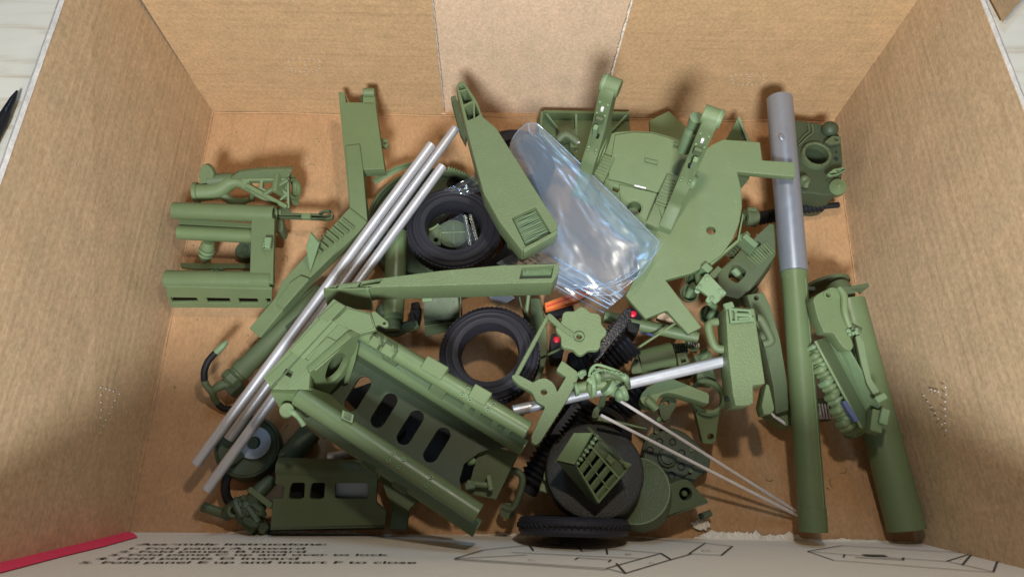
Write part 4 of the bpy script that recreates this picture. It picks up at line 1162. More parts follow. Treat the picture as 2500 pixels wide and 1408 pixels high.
for v, r_ in ((.10, .0003), (.26, .00045), (.40, .00045), (.50, .00045), (.62, .0004), (.80, .0008)):
    t.add('zip_ridge', sweep([bag_flap(.06 + .94 * u / 18, v) + Vector((0, 0, .0005)) for u in range(19)], r_, 6, 2), 'zip_ridge', parent=mf)
t.add('edge_seam', sweep([bag_roll(u / 30, 1.0) for u in range(31)], .00025, 6, 2), 'zip_ridge')
t.add('edge_seam', sweep([bag_roll(1.0, u / 14) for u in range(15)], .0003, 6, 2), 'zip_ridge')
t.add('edge_seam', sweep([bag_roll(0.0, u / 14) for u in range(15)], .00025, 6, 2), 'zip_ridge')
t.add('edge_seam', sweep([bag_turn(u / 14, 1.0) for u in range(15)], .00025, 6, 2), 'zip_ridge')
t.add('corner_flap', film_sheet(quadlerp([(1212, 642), (1290, 596), (1330, 640), (1250, 664)], [.056, .060, .060, .056]), 12, 8), 'bag_film')
t.add('corner_flap', film_sheet(quadlerp([(1192, 722), (1248, 718), (1258, 728), (1214, 750)], [.04, .05, .05, .035]), 10, 6), 'bag_film')
t.done()

# ------------------------------------------------------------------ turntable with two trunnion uprights
t = Thing('turntable_carriage', 'big green turntable plate carrying two tall upright arms', 'carriage')
pl = plane3(P(1600, 700, .058), P(1470, 380, .066), P(1940, 415, .078))
def tz(d): return (pl[0] + pl[1] * d, pl[1])
out = [(1503, 322), (1545, 319), (1590, 321), (1650, 337), (1676, 350), (1712, 372), (1740, 352), (1766, 340), (1856, 347), (1861, 391), (1942, 396), (1942, 432), (1800, 419), (1810, 462), (1812, 505), (1805, 545), (1790, 582), (1762, 622), (1719, 651), (1690, 666), (1625, 683),
       (1713, 798), (1680, 815), (1627, 757), (1576, 777), (1540, 737), (1527, 721), (1560, 660), (1560, 600), (1500, 560), (1450, 500), (1420, 440), (1430, 380), (1460, 340)]
t.add('turntable', plate(out, pl, .006, holes=[('c', 1736, 562, .0028), [(1497, 455), (1512, 460), (1508, 470), (1495, 464)], [(1600, 485), (1618, 490), (1612, 500), (1598, 494)], [(1592, 522), (1610, 526), (1606, 534), (1590, 530)], [(1632, 508), (1645, 512), (1642, 520), (1630, 517)], ('c', 1548, 510, .0052)], r=.0008, bev=.0006), 'green_lines')
tt = t.parts[-1]
t.add('well', lathe(PP(1548, 510, pl) - pl[1] * .010, PP(1548, 510, pl), [(0, 0), (0, .0056), (.011, .0056), (.011, .0048), (.002, .0048), (.002, 0)], 28), 'green', parent=tt)
t.add('raised_deck', plate([(1490, 400), (1502, 330), (1545, 323), (1590, 325), (1648, 341), (1646, 352), (1672, 362), (1704, 380), (1690, 430), (1640, 480), (1520, 444), (1484, 436)], tz(.0025), .003, holes=[[(1645, 350), (1662, 354), (1666, 365), (1643, 360)]]), 'green_lines', parent=tt)
t.add('deck_block', plate([(1574, 385), (1606, 393), (1606, 401), (1574, 393)], tz(.0045), .003, r=.0006), 'green', parent=tt)
t.add('deck_label', plate([(1549, 450), (1578, 457), (1577, 461), (1548, 454)], tz(.0032), .001, r=.0005), 'white_plastic', parent=tt)
t.add('front_ledge', plate([(1512, 450), (1605, 472), (1588, 520), (1575, 560), (1540, 548), (1515, 500)], tz(.0014), .003, holes=[('c', 1548, 508, .0056)]), 'green_lines', parent=tt)
t.add('ledge_rib', plate([(1606, 474), (1638, 484), (1622, 536), (1604, 538), (1610, 515)], tz(.004), .006, holes=[[(1602, 486), (1618, 490), (1612, 500), (1600, 494)]]), 'green', parent=tt)
t.add('rib_post', box(PP(1616, 522, tz(.004)), (.004, .012, .008), (1, .25, 0)), 'green', parent=tt)
t.add('rim', plate([(1719, 652), (1800, 585), (1813, 520), (1816, 524), (1804, 590), (1722, 660)], tz(-.002), .008), 'green', parent=tt)
# uprights: profile in the plane facing sideways, (depth, height) in metres
prof = [(-.034, 0), (.010, 0), (.016, .012), (.0145, .026), (.0075, .036), (.0045, .050), (.0045, .072), (.0085, .080), (.0065, .0885), (-.001, .0895), (-.0055, .083), (-.0075, .070), (-.0085, .052), (-.0135, .034), (-.0185, .026), (-.0205, .013)]
YAW = rad(-24)
UX = Vector((math.cos(YAW), math.sin(YAW), 0)); UY = Vector((-math.sin(YAW), math.cos(YAW), 0)); UZ = Vector((0, 0, 1))
prof = [(d_, h_ * .91) for d_, h_ in prof]
def upright(base, side, lab):
    """base: foot on the turntable; side: +1 boss faces right"""
    o = Vector(base)
    def W(d, h, s): return o + UX * (s * side) + UY * d + UZ * h * .91
    U = t.add('upright', slab(rnd(prof, .0025), o + UX * .0044, UX, UY, .0088, bev=.0005), 'green', label=lab)
    t.add('top_cap', rod(W(.002, .084, -.0058), W(.002, .084, .0058), .0056, seg=28), 'green', parent=U)
    t.add('cap_band', lathe(W(.002, .084, -.0052), W(.002, .084, .0052), [(.001, .0050), (.001, .0059), (.0022, .0059), (.0022, .0050)], 28, closed=True), 'green_pale', parent=U)
    t.add('trunnion_boss', lathe(W(-.003, .020, .0032), W(-.003, .020, .0050), [(0, .0092), (.0016, .0088), (.0020, .0078), (.0020, .0066), (.0002, .0060), (.0002, 0)], 32), 'green', parent=U)
    t.add('sight_light', box(W(-.0078, .0725, 0), (.0018, .0022, .0030), UX, bev=.0004), 'white_plastic', parent=U)
    t.add('front_lever', box(W(-.0112, .053, -.0008), (.0030, .0035, .011), UX, UZ - UY * .2), 'green_pale', parent=U)
    t.add('front_pad', box(W(-.0095, .063, 0), (.0050, .0025, .006), UX, UZ - UY * .1), 'olive', parent=U)
    t.add('front_slot', box(W(-.0100, .046, .001), (.0022, .0020, .005), UX, UZ - UY * .15), 'gap_black', parent=U)
    for h_, d_ in ((.0765, -.0064), (.036, -.0135), (.0335, -.0142), (.068, -.0085)):
        for s in (-1, 1): t.add('bolt', blob(W(d_, h_, s * .0026), .0009, seg=10), 'green_pale', parent=U)
    t.add('foot_gusset', slab([(-.034, 0), (.008, 0), (.004, .005), (-.016, .005)], W(0, 0, .0036 + .009 if side > 0 else .0036), UX, UY, .009), 'green_lines', parent=U)
    for i in range(9): t.add('gusset_rib', box(W(-.020 + i * .0026, .0055, .0082), (.008, .0009, .0014), UX), 'green', parent=U)
    return U
b1 = PP(1452, 392, pl); b2 = PP(1664, 462, pl)
upright(b1, 1, 'upright arm standing beside the clear bag')
u2 = upright(b2, -1, 'upright arm with a small bottle cylinder on its back')
bo = b2 - UX * .0082 + UY * .008
t.add('bottle', lathe(bo + UZ * .030, bo + UZ * .070 + UY * .002, [(0, 0), (0, .003), (.001, .0046), (.018, .0046), (.021, .0036), (.022, .0024), (.024, .0024), (.025, .0042), (.032, .0042), (.033, 0)], 24), 'green_pale', parent=u2)
t.add('hair_strand', sweep([P(1708, 300, .13), P(1716, 288, .135), P(1728, 280, .14)], .0003, 5), 'white_plastic', parent=u2)
t.add('pivot_screw', lathe(b2 + UX * .004 + UZ * .012, b2 + UX * .010 + UZ * .012, [(0, .005), (.002, .005), (.003, .004), (.003, 0)], 20), 'green_pale', parent=u2)
t.add('clip_arm', sweep([b1 + Vector((-.012, .012, .004)), b1 + Vector((-.020, .016, .007)), b1 + Vector((-.026, .012, .004))], .003, 10), 'olive')
t.done()

# ribbed bracket at the back
t = Thing('ribbed_bracket', 'green bracket with triangular ribs behind the turntable by the back wall', 'bracket')
yb = YB - .010
def bx(px, py, y): return PP(px, py, (Vector((0, y, 0)), Vector((0, -1, 0))))
A, B = bx(1327, 272, yb), bx(1537, 276, yb)
zt = A.z
t.add('back_plate', prism([A, B, Vector((B.x + .001, yb - .001, .012)), Vector((A.x - .003, yb - .001, .012))], .0025), 'green')
t.add('shelf', box(Vector(((A.x + B.x) / 2, yb - .020, .011)), (B.x - A.x + .002, .040, .003)), 'green')
for x0, dx in ((A.x + .002, .026), ((A.x * .62 + B.x * .38), .0), (B.x - .002, -.030)):
    t.add('rib', prism([Vector((x0, yb - .001, zt - .001)), Vector((x0, yb - .001, .012)), Vector((x0 + dx, yb - .034, .012))], .0016), 'green_pale')
t.add('end_plate', prism([A + Vector((-.001, 0, 0)), Vector((A.x - .004, yb, .010)), Vector((A.x - .004, yb - .036, .010))], .002), 'green')
t.done()
t = Thing('pipe_clamp', 'small round green pipe clamp in front of the ribbed bracket', 'clamp')
c = P(1383, 330, .030)
t.add('ring', lathe(c - Vector((.006, .002, 0)), c + Vector((.006, .002, 0)), [(0, .0046), (.012, .0046), (.012, .0068), (0, .0068)], 28, closed=True), 'olive')
t.add('ear', box(c + Vector((.005, -.008, -.003)), (.005, .005, .006)), 'green')
t.add('ear', box(c + Vector((-.006, -.008, -.003)), (.006, .004, .006)), 'olive')
t.add('pin', rod(P(1405, 348, .024), P(1416, 348, .024), .001), 'white_plastic')
t.done()
t = Thing('diamond_plate', 'flat green pointed plate sticking out behind the turntable', 'plate')
t.add('plate', plate([(1633, 271), (1706, 338), (1714, 378), (1640, 360), (1587, 330), (1586, 294)], .030, .004), 'green_lines')
t.done()
t = Thing('gusset_fin', 'green triangular gusset fin behind the right upright', 'gusset')
pl_ = plane3(P(1803, 286, .036), P(1774, 342, .022), P(1832, 345, .022))
t.add('face', plate([(1803, 286), (1832, 345), (1774, 342)], pl_, .002), 'green')
t.add('rib', prism([P(1803, 286, .037), P(1828, 348, .030), P(1826, 344, .020)], .0016), 'green_pale')
t.add('under_wedge', prism([P(1797, 424, .050), P(1830, 432, .050), P(1810, 456, .040)], .004), 'olive')
t.done()

# ------------------------------------------------------------------ barrel
t = Thing('gun_barrel', 'long two tone barrel, grey upper half and green lower half, beside the turntable', 'barrel')
a, m_, b = P(1903, 240, .066), P(1938, 664, .052), P(1986, 1298, .028)
L = (m_ - a).length
t.add('grey_sleeve', lathe(a, m_, [(.004, 0), (.004, .0072), (0, .0076), (0, .0084), (.0005, .0089), (L, .0089), (L, 0)], 44), 'barrel_grey')
gs = t.parts[-1]
c = a.lerp(m_, .26)
t.add('dimple', blob(c + Vector((-.0035, -.002, .0078)), .0026, 1, 1.2, .35), 'barrel_grey', parent=gs)
L2 = (b - m_).length
t.add('green_tube', lathe(m_, b, [(0, 0), (0, .0086), (.0030, .0086), (.0055, .0081), (L2 - .014, .0081), (L2 - .0138, .0084), (L2, .0084), (L2, .0062), (L2 - .01, .006), (L2 - .01, 0)], 44), 'green_smooth')
gt = t.parts[-1]
d = (b - m_).normalized(); s = Vector((1, 0, 0)) - d * d.x; s.normalize(); nrm = s.cross(d)
if nrm.z < 0: nrm = -nrm
off = (nrm * .82 + s * .57).normalized() * .0081
t.add('mould_seam', sweep([m_ + d * .006 + off, m_.lerp(b, .5) + off, b - d * .014 + off], .00025, 6), 'green_pale', parent=gt)
t.done()

# gearbox in the far right corner
t = Thing('gearbox', 'grey green gearbox with a wide round bore in the far right corner', 'gearbox')
pl = flat(.036)
t.add('housing', plate([(1938, 292), (1965, 296), (1998, 301), (2035, 312), (2052, 332), (2058, 390), (2056, 425), (2056, 455), (2042, 474), (2015, 478), (1985, 472), (1935, 470)], .034, .032, holes=[('c', 1992, 382, .0082)], r=.004, bev=.001), 'dark_green')
hs = t.parts[-1]
c = P(1992, 380, .036)
t.add('bore_ring', lathe(c - Vector((0, 0, .004)), c, [(0, .0085), (.006, .0085), (.0064, .0090), (.0064, .0104), (.0055, .0110), (0, .0112)], 40, closed=True), 'olive', parent=hs)
t.add('bore_floor', lathe(c - Vector((0, 0, .026)), c, [(0, 0), (0, .0084), (.001, .0084), (.001, 0)], 32), 'gap_black', parent=hs)
for i in range(8):
    an = i * math.pi / 4 + .2
    t.add('ring_bolt', blob(c + Vector((math.cos(an) * .0097, math.sin(an) * .0097, .0024)), .0006, seg=8), 'dark_green', parent=hs)
t.add('dome', blob(P(2026, 316, .036), .0062, 1, 1, .9, 20), 'dark_green')
t.add('cone', lathe(P(2040, 462, .026), P(2050, 452, .044), [(0, 0), (0, .0062), (.004, .0064), (.012, .0058), (.0165, .0006), (.0165, 0)], 28), 'green')
t.add('lug', plate([(2014, 345), (2032, 331), (2054, 333), (2054, 348), (2030, 352)], .040, .003, holes=[('c', 2042, 340, .0014)], r=.001), 'olive')
t.add('lug', plate([(2020, 424), (2036, 412), (2060, 408), (2066, 414), (2050, 424), (2030, 429)], .044, .003, holes=[('c', 2046, 416, .0012)], r=.001), 'green_pale')
t.add('oil_line', sweep([P(1972, 302, .036), P(1975, 320, .036), P(1962, 332, .036), P(1948, 350, .036)], .0006, 6), 'olive')
t.add('oil_line', sweep([P(1982, 304, .036), P(1984, 324, .036), P(1970, 336, .036), P(1950, 356, .036)], .0006, 6), 'olive')
t.add('bolt_hole', lathe(P(2041, 389, .0343), P(2041, 389, .035), [(0, 0), (0, .0016), (.0004, .0016), (.0004, 0)], 16), 'gap_black')
t.add('bolt_hole', lathe(P(2042, 372, .0343), P(2042, 372, .035), [(0, 0), (0, .0008), (.0004, .0008), (.0004, 0)], 12), 'gap_black')
t.add('side_window', box(P(1988, 484, .022), (.010, .004, .006)), 'gap_black')
t.add('handle', sweep([P(1955, 450, .036), P(1962, 436, .042), P(1970, 440, .040), P(1966, 456, .036)], .0024, 8), 'olive')
t.done()

def bellows(name, lab, p0, p1, r0, r1, n, mat='black', rod_r=0, cat='bellows', tail=None, seg=24):
    t = Thing(name, lab, cat)
    p0, p1 = Vector(p0), Vector(p1); L = (p1 - p0).length
    pr = [(0, 0)]
    for i in range(n):
        u = i / n; pr += [(L * u, r1), (L * (u + .5 / n), r0)]
    pr += [(L, r1), (L, 0)]
    t.add('bellows', lathe(p0, p1, pr, seg, ang=25), mat)
    d = (p1 - p0).normalized()
    if rod_r:
        t.add('shaft', rod(p1 - d * .002, p1 + d * (tail or .02), rod_r), mat)
        t.add('end_collar', rod(p0 - d * .004, p0 + d * .002, r1 * 1.05), mat)
    return t
bellows('black_bellows', 'short black bellows poking out below the gearbox', P(1950, 510, .014), P(2010, 504, .014), .0042, .0028, 6, rod_r=.0022, tail=.012).done()
t = bellows('black_bellows', 'black bellows with green hose clamp between turntable rim and barrel', P(1850, 534, .018), P(1900, 524, .018), .0052, .0036, 6)
a = P(1818, 532, .022); b = P(1850, 533, .020)
t.add('clamp_band', lathe(a, b, [(0, .003), (0, .0060), (.003, .0064), (.005, .0058), (.0075, .0066), (.0085, .0066), (.0085, .003)], 24, closed=True), 'olive')
t.add('clamp_ear', box(P(1836, 512, .026), (.007, .003, .003)), 'olive')
t.done()

# breech block with square window
t = Thing('breech_block', 'green slotted breech block with a square window left of the barrel', 'block')
pl = plane3(P(1887, 541, .046), P(1894, 622, .046), P(1755, 690, .040))
t.add('body', plate([(1880, 545), (1892, 548), (1894, 622), (1862, 668), (1828, 711), (1802, 730), (1770, 722), (1755, 700), (1751, 665), (1789, 630), (1845, 577)], pl, .022, holes=[[(1790, 646), (1803, 646), (1822, 662), (1818, 674), (1800, 691), (1780, 680), (1778, 670)], [(1843, 590), (1853, 587), (1859, 595), (1850, 603), (1842, 599)], [(1866, 607), (1877, 606), (1880, 613), (1872, 620), (1864, 615)]], r=.001, hr=.001), 'olive')
bb = t.parts[-1]
for i in range(9):
    u = i / 8
    t.add('groove_rib', bar(PP(1822 + 46 * u, 625 - 34 * u, pl) + Vector((0, 0, .001)), PP(1850 + 40 * u, 650 - 34 * u, pl) + Vector((0, 0, .001)), .0011, .0018), 'green', parent=bb)
t.add('inner_shaft', rod(P(1790, 655, .034), P(1812, 680, .030), .003), 'green_pale')
t.add('t_post', box(P(1826, 596, .052), (.004, .011, .012), (1, .9, 0)), 'green_pale')
t.add('t_post', box(P(1812, 582, .050), (.009, .004, .008), (1, .6, 0)), 'green')
t.add('coil', join(*[lathe(P(1806 - i * 5, 590 + i * 6, .038), P(1801 - i * 5, 596 + i * 6, .038), [(-.0005, .0028), (.0005, .0028), (.0005, .0040), (-.0005, .0040)], 16, closed=True) for i in range(6)]), 'olive')
t.add('rounded_nose', sweep([P(1766, 704, .030), P(1790, 722, .030), P(1815, 722, .028), P(1840, 700, .028)], [.005, .007, .006, .004], 12), 'olive')
t.done()
# bolted plate on cups
t = Thing('cup_mount', 'mint green bolted square plate standing on little round cups', 'mount')
pl = plane3(P(1725, 668, .068), P(1773, 715, .068), P(1700, 703, .066))
t.add('top_plate', plate([(1722, 668), (1730, 668), (1774, 714), (1770, 722), (1746, 742), (1738, 734), (1730, 740), (1722, 733), (1728, 722), (1710, 708), (1697, 702)], pl, .004, r=.0006), 'green_pale')
tp = t.parts[-1]
for x, y in ((1726, 680), (1760, 711), (1708, 700), (1738, 728)): t.add('bolt', lathe(PP(x, y, pl), PP(x, y, pl) + pl[1], [(0, .0016), (.0006, .0016), (.0008, .0012), (.0008, 0)], 14), 'green_pale', parent=tp)
for (x, y, r, z) in ((1683, 716, .0062, .040), (1733, 768, .0068, .040), (1690, 684, .0048, .044)):
    c = P(x, y, z)
    t.add('cup', lathe(c - Vector((0, 0, .010)), c, [(0, 0), (0, r * .35), (.003, r * .5), (.008, r * .95), (.010, r), (.010, r * .88), (.006, r * .6), (.004, 0)], 28), 'olive')
    t.add('cup_stem', sweep([c - Vector((0, 0, .004)), c + Vector((.001, .002, .008)), P(x + (1728 - x) * .45, y + (702 - y) * .45, .062)], [.0020, .0026, .0018], 10), 'green_pale')
t.add('bracket_post', box(P(1722, 660, .062), (.006, .005, .010), (1, -1, 0)), 'green_pale')
t.add('bracket_post', box(P(1742, 672, .060), (.004, .010, .010), (1, -1, 0)), 'olive')
t.done()

# loop-handled box arm
t = Thing('loop_handle_box', 'flat green box with loop handles on both sides and a forked foot', 'box')
pl = plane3(P(1771, 747, .076), P(1842, 752, .076), P(1795, 990, .070))
t.add('body', plate([(1771, 747), (1842, 752), (1853, 830), (1869, 936), (1839, 940), (1840, 984), (1828, 989), (1796, 990), (1789, 960), (1778, 865)], pl, .020, r=.0010, bev=.0008), 'green_grain')
bd = t.parts[-1]
t.add('fork_prong', plate([(1871, 936), (1878, 940), (1891, 998), (1884, 1009), (1866, 1012), (1860, 990), (1866, 960)], (pl[0] - pl[1] * .012, pl[1]), .012, r=.001), 'green')
t.add('side_loop', sweep([P(1752, 785, .066), P(1736, 788, .066), P(1730, 800, .066), P(1740, 836, .064), P(1752, 850, .063), P(1774, 852, .063)], .0026, 10), 'green')
t.add('side_loop', sweep([P(1848, 776, .066), P(1858, 780, .066), P(1880, 822, .064), P(1880, 834, .063), P(1862, 840, .062)], .0026, 10), 'olive')
t.add('latch_frame', plate([(1779, 751), (1834, 755), (1838, 784), (1784, 788)], (pl[0] + pl[1] * .003, pl[1]), .003, holes=[[(1786, 757), (1828, 760), (1830, 780), (1788, 782)]]), 'green_pale', parent=bd)
t.add('latch_rod', rod(PP(1790, 770, pl) + Vector((0, 0, .002)), PP(1828, 772, pl) + Vector((0, 0, .002)), .0014), 'green_pale', parent=bd)
t.add('latch_rod', rod(PP(1793, 760, pl) + Vector((0, 0, .002)), PP(1795, 786, pl) + Vector((0, 0, .002)), .0011), 'green_pale', parent=bd)
t.add('latch_tab', box(PP(1820, 782, pl) + Vector((0, 0, .001)), (.010, .003, .003), (1, .05, 0)), 'green_pale', parent=bd)
t.add('latch_tab', box(PP(1777, 749, pl) + Vector((0, 0, .0015)), (.006, .004, .003), (1, .3, 0)), 'green_pale', parent=bd)
t.add('pin_hole', rod(P(1786, 974, .0605), P(1786.5, 974, .0605) + Vector((-.004, 0, 0)), .0014), 'gap_black', parent=bd)
t.done()
t = Thing('back_arm', 'long olive green arm with a pin hole between the loop handle box and barrel', 'arm')
pl = plane3(P(1823, 720, .050), P(1866, 713, .050), P(1930, 1030, .026))
t.add('arm', plate([(1823, 720), (1864, 713), (1880, 745), (1905, 830), (1925, 950), (1930, 1000), (1895, 1010), (1888, 940), (1868, 850)], pl, .012, holes=[('c', 1847, 727, .0016)], r=.001), 'olive')
t.add('foot_shell', plate([(1868, 1000), (1905, 990), (1950, 990), (1960, 1020), (1935, 1040), (1915, 1038)], .022, .014, r=.001), 'green')
t.add('torn_strands', join(*[sweep([P(1884 + i * 3, 1008 + i * 2.2, .0225), P(1888 + i * 3, 1014 + i * 2, .0235), P(1890 + i * 3, 1018 + i * 2, .0225)], .0006, 6) for i in range(10)]), 'white_plastic', kind='stuff')
t.add('track_bar', bar(P(1985, 985, .018), P(2034, 980, .018), .006, .008), 'dark_green')
t.add('track_bar', bar(P(1985, 1012, .016), P(2034, 1008, .016), .007, .008), 'dark_green')
for i in range(6): t.add('track_link', box(P(1994 + i * 7, 1004, .017), (.0011, .010, .003)), 'steel')
t.done()

# right-hand cluster
t = Thing('right_tube', 'wide dark green tube standing along the right wall', 'tube')
a, b = P(2068, 735, .030), P(2214, 1293, .0135)
L = (b - a).length
t.add('tube', lathe(a, b, [(0, .0105), (0, .0115), (L, .0115), (L, .0098), (.002, .0098)], 44, closed=True), 'green_smooth')
t.done()
t = Thing('flared_dish', 'dark olive dish rim with a pointed wing behind the hinged arms', 'dish')
c = P(2045, 708, .030)
t.add('dish', lathe(c + Vector((-.003, .010, -.012)), c + Vector((.001, -.012, -.011)), [(0, .014), (.001, .017), (.003, .017), (.004, .012), (.004, 0)], 36), 'olive')
t.add('wing', prism([P(2076, 702, .040), P(2121, 694, .040), P(2098, 714, .032)], .0025), 'olive')
t.add('wing', prism([P(1915, 700, .036), P(1990, 704, .040), P(1985, 716, .032)], .0025), 'dark_green')
t.add('socket', lathe(c + Vector((0, 0, 0)), c + Vector((.001, -.010, .006)), [(0, .009), (.008, .0085), (.008, 0)], 28), 'olive')
t.done()
t = Thing('hinged_arm', 'green hinged arm with a pin hole above the trough on the right', 'arm')
pl = plane3(P(1985, 729, .070), P(2050, 705, .070), P(2080, 855, .064))
t.add('arm_plate', plate([(1985, 729), (1996, 718), (2030, 700), (2046, 704), (2058, 740), (2070, 800), (2084, 845), (2078, 856), (2064, 852), (2050, 836), (2036, 812), (2012, 812), (1996, 775)], pl, .010, holes=[('c', 2021, 720, .0014)], r=.0016), 'green')
ap = t.parts[-1]
t.add('pin_ring', lathe(PP(2021, 720, pl), PP(2021, 720, pl) + pl[1], [(0, .0018), (.0008, .0018), (.0008, .0028), (0, .0030)], 20, closed=True), 'green', parent=ap)
t.add('side_bar', sweep([P(2048, 702, .070), P(2060, 722, .070), P(2062, 760, .069), P(2074, 798, .066)], [.0018, .0024, .0022, .0020], 10), 'green')
t.add('bolt_cluster', join(*[blob(P(2080 + random.uniform(-12, 12), 812 + random.uniform(-10, 8), .066), .0014, seg=8) for _ in range(9)]), 'green_pale', kind='stuff')
t.add('knuckle', rod(P(2074, 800, .062), P(2098, 812, .062), .0035), 'olive')
t.add('lower_link', plate([(2088, 820), (2098, 817), (2110, 833), (2118, 880), (2128, 925), (2152, 960), (2150, 972), (2138, 972), (2116, 935), (2102, 885)], plane3(P(2091, 819, .066), P(2112, 833, .066), P(2145, 973, .058)), .008, r=.0012), 'green')
t.add('end_clip', box(P(2148, 972, .060), (.007, .004, .005), (1, .5, 0)), 'green_pale')
t.done()
t = Thing('loading_trough', 'green V shaped trough with lumpy support roots down its side', 'trough')
f0, f1 = P(1990, 832, .060), P(2103, 1044, .046)   # left lip
g0, g1 = P(2018, 822, .052), P(2128, 1030, .040)   # valley
h0, h1 = P(2046, 806, .064), P(2160, 1008, .052)   # right lip
t.add('left_wall', prism([f0, g0, g1, f1], .0016), 'olive')
t.add('right_wall', prism([g0, h0, h1, g1], .0016), 'green_pale')  # paler green paints in the light on this side of the trough
rw = t.parts[-1]
t.add('rack_strip', bar(g0.lerp(h0, .3) + Vector((0, 0, .001)), g1.lerp(h1, .3) + Vector((0, 0, .001)), .0022, .001), 'green', parent=rw)
for u in (.25, .55, .8):
    p = g0.lerp(g1, u).lerp(h0.lerp(h1, u), .6) + Vector((0, 0, .001))
    t.add('wire_hair', sweep([p, p + Vector((.002, .003, .002)), p + Vector((.001, .007, .0012))], .0002, 5), 'dark_green', parent=rw)
t.add('lip', sweep([f0, f0.lerp(f1, .5), f1], .0010, 8), 'green')
for i in range(19):
    u = i / 18
    c = P(1986 + 86 * u + 5 * math.sin(i * 2.1), 846 + 196 * u, .054 - .012 * u)
    d_ = (f1 - f0).normalized()
    t.add('root_lump', sweep([c + Vector((-.0035, -.001, -.004)), c, c + Vector((.0035, .002, .002))], [.0012 + .0012 * u, .0019 + .0010 * u + .0004 * (i % 3), .0009], 8), 'green_pale' if i % 4 == 0 else 'green')
t.add('root_stem', sweep([P(1990, 850, .046), P(2020, 925, .042), P(2060, 1010, .034), P(2085, 1052, .028)], [.002, .004, .006, .007], 12), 'olive')
t.add('base_bulb', blob(P(2080, 1044, .030), .0068, 1.25, .9, .9, 18), 'green')
t.add('blue_block', box(P(2074, 1004, .050), (.014, .003, .004), (g1 - g0)), 'blue_tab')
t.add('end_cap', box(P(2135, 1030, .050), (.007, .014, .008), (1, -.3, 0)), 'green')
t.add('end_hook', box(P(2155, 1018, .054), (.005, .010, .006), (1, -.4, 0)), 'green_pale')
t.done()
# ------------------------------------------------------------------ small parts in the middle
t = Thing('scalloped_knob', 'scalloped green flower shaped knob with an L shaped handle', 'knob')
pl = flat(.078)
cpt = P(1419, 806, .078)
pts = []
for i in range(96):
    an = 2 * math.pi * i / 96
    r = .0142 + .0011 * math.cos(8 * an + .5)
    pts.append((r * math.cos(an), r * math.sin(an)))
hl = P(1414, 821, .078) - cpt
t.add('knob', slab(pts, cpt, (0, 0, 1), (1, 0, 0), .005, holes=[circ((hl.x, hl.y), .0016, 16)], bev=.0006), 'green_grain')
kb = t.parts[-1]
c = P(1414, 821, .0782)
t.add('inlaid_ring', lathe(c, c + Vector((0, 0, 1)), [(-.001, .0034), (.0004, .0034), (.0004, .0031), (-.001, .0031)], 28, closed=True), 'dark_green', parent=kb)
t.add('inlaid_arm', plate([(1334, 771), (1339, 764), (1346, 766), (1378, 796), (1404, 813), (1398, 824), (1362, 798), (1340, 780)], .0789, .0035, r=.0008), 'green_grain', parent=kb)
t.add('thin_arm', bar(P(1339, 769, .078), P(1260, 916, .074), .0026, .003), 'green_grain')
t.done()
t = Thing('hooked_lever', 'grainy green hooked lever plate with a small hole over the silver rod', 'lever')
t.add('plate', plate([(1249, 916), (1262, 912), (1302, 933), (1316, 924), (1331, 922), (1347, 930), (1357, 944), (1360, 956), (1382, 919), (1358, 903), (1372, 879), (1410, 907), (1412, 922), (1388, 970), (1318, 1080), (1308, 1086), (1297, 1080), (1297, 1064), (1331, 992), (1310, 980), (1298, 956), (1266, 938), (1251, 924)], .074, .006, holes=[('c', 1328, 956, .0018)], r=.0010), 'green_grain')
t.done()
t = Thing('silver_tube', 'silver tube with a black end cap crossing below the scalloped knob', 'tube')
a, b = P(1252, 1003, .060), P(1776, 879, .058)
L = (b - a).length
t.add('tube', lathe(a, b, [(0, 0), (0, .0031), (.0004, .0034), (L, .0034), (L, 0)], 32), 'aluminium')
t.add('end_cap', rod(b, b + (b - a).normalized() * .0018, .0036, seg=28), 'black')
t.done()
# sight assembly
t = Thing('gun_sight', 'tiny detailed green sight with a wire basket sitting on the silver tube', 'sight')
z = .074
c = P(1480, 940, z)
t.add('eyepiece', lathe(c, P(1512, 962, z - .004), [(0, 0), (0, .0052), (.0012, .0056), (.003, .0056), (.0034, .0040), (.006, .0034), (.009, .0030), (.010, .0042), (.012, .0042), (.012, 0)], 28), 'green_pale')
t.add('base_tube', rod(P(1408, 946, z - .004), P(1480, 936, z - .004), .0034), 'green')
t.add('end_flange', lathe(P(1402, 950, z - .002), P(1412, 948, z - .002), [(0, 0), (0, .0042), (.002, .0042), (.002, 0)], 20), 'green_pale')
t.add('cradle_strap', sweep([P(1448, 966, z - .004), P(1440, 948, z), P(1446, 930, z + .002), P(1462, 918, z + .002), P(1500, 924, z), P(1526, 940, z - .003)], [.0018, .0020, .0020, .0020, .0022, .0022], 8), 'green')
t.add('arch', sweep([P(1466, 922, z), P(1480, 913, z + .003), P(1502, 915, z + .002), P(1524, 928, z - .002), P(1528, 945, z - .006)], [.0025, .003, .003, .003, .003], 10), 'olive')
for i in range(7):
    u = i / 6
    t.add('basket_wire', sweep([P(1444 + 66 * u, 906 - 8 * math.sin(3 * u) + 10 * u, z + .006), P(1450 + 66 * u, 898 + 12 * u, z + .009), P(1458 + 66 * u, 904 + 12 * u, z + .006)], .0006, 6), 'green_pale')
t.add('basket_rim', sweep([P(1438, 918, z + .004), P(1443, 900, z + .008), P(1458, 890, z + .010), P(1485, 897, z + .009), P(1515, 909, z + .006), P(1524, 918, z + .003)], .0008, 7), 'green_pale')
t.add('basket_rim', sweep([P(1446, 912, z + .005), P(1470, 902, z + .008), P(1495, 908, z + .007), P(1516, 918, z + .004)], .0007, 7), 'green_pale')
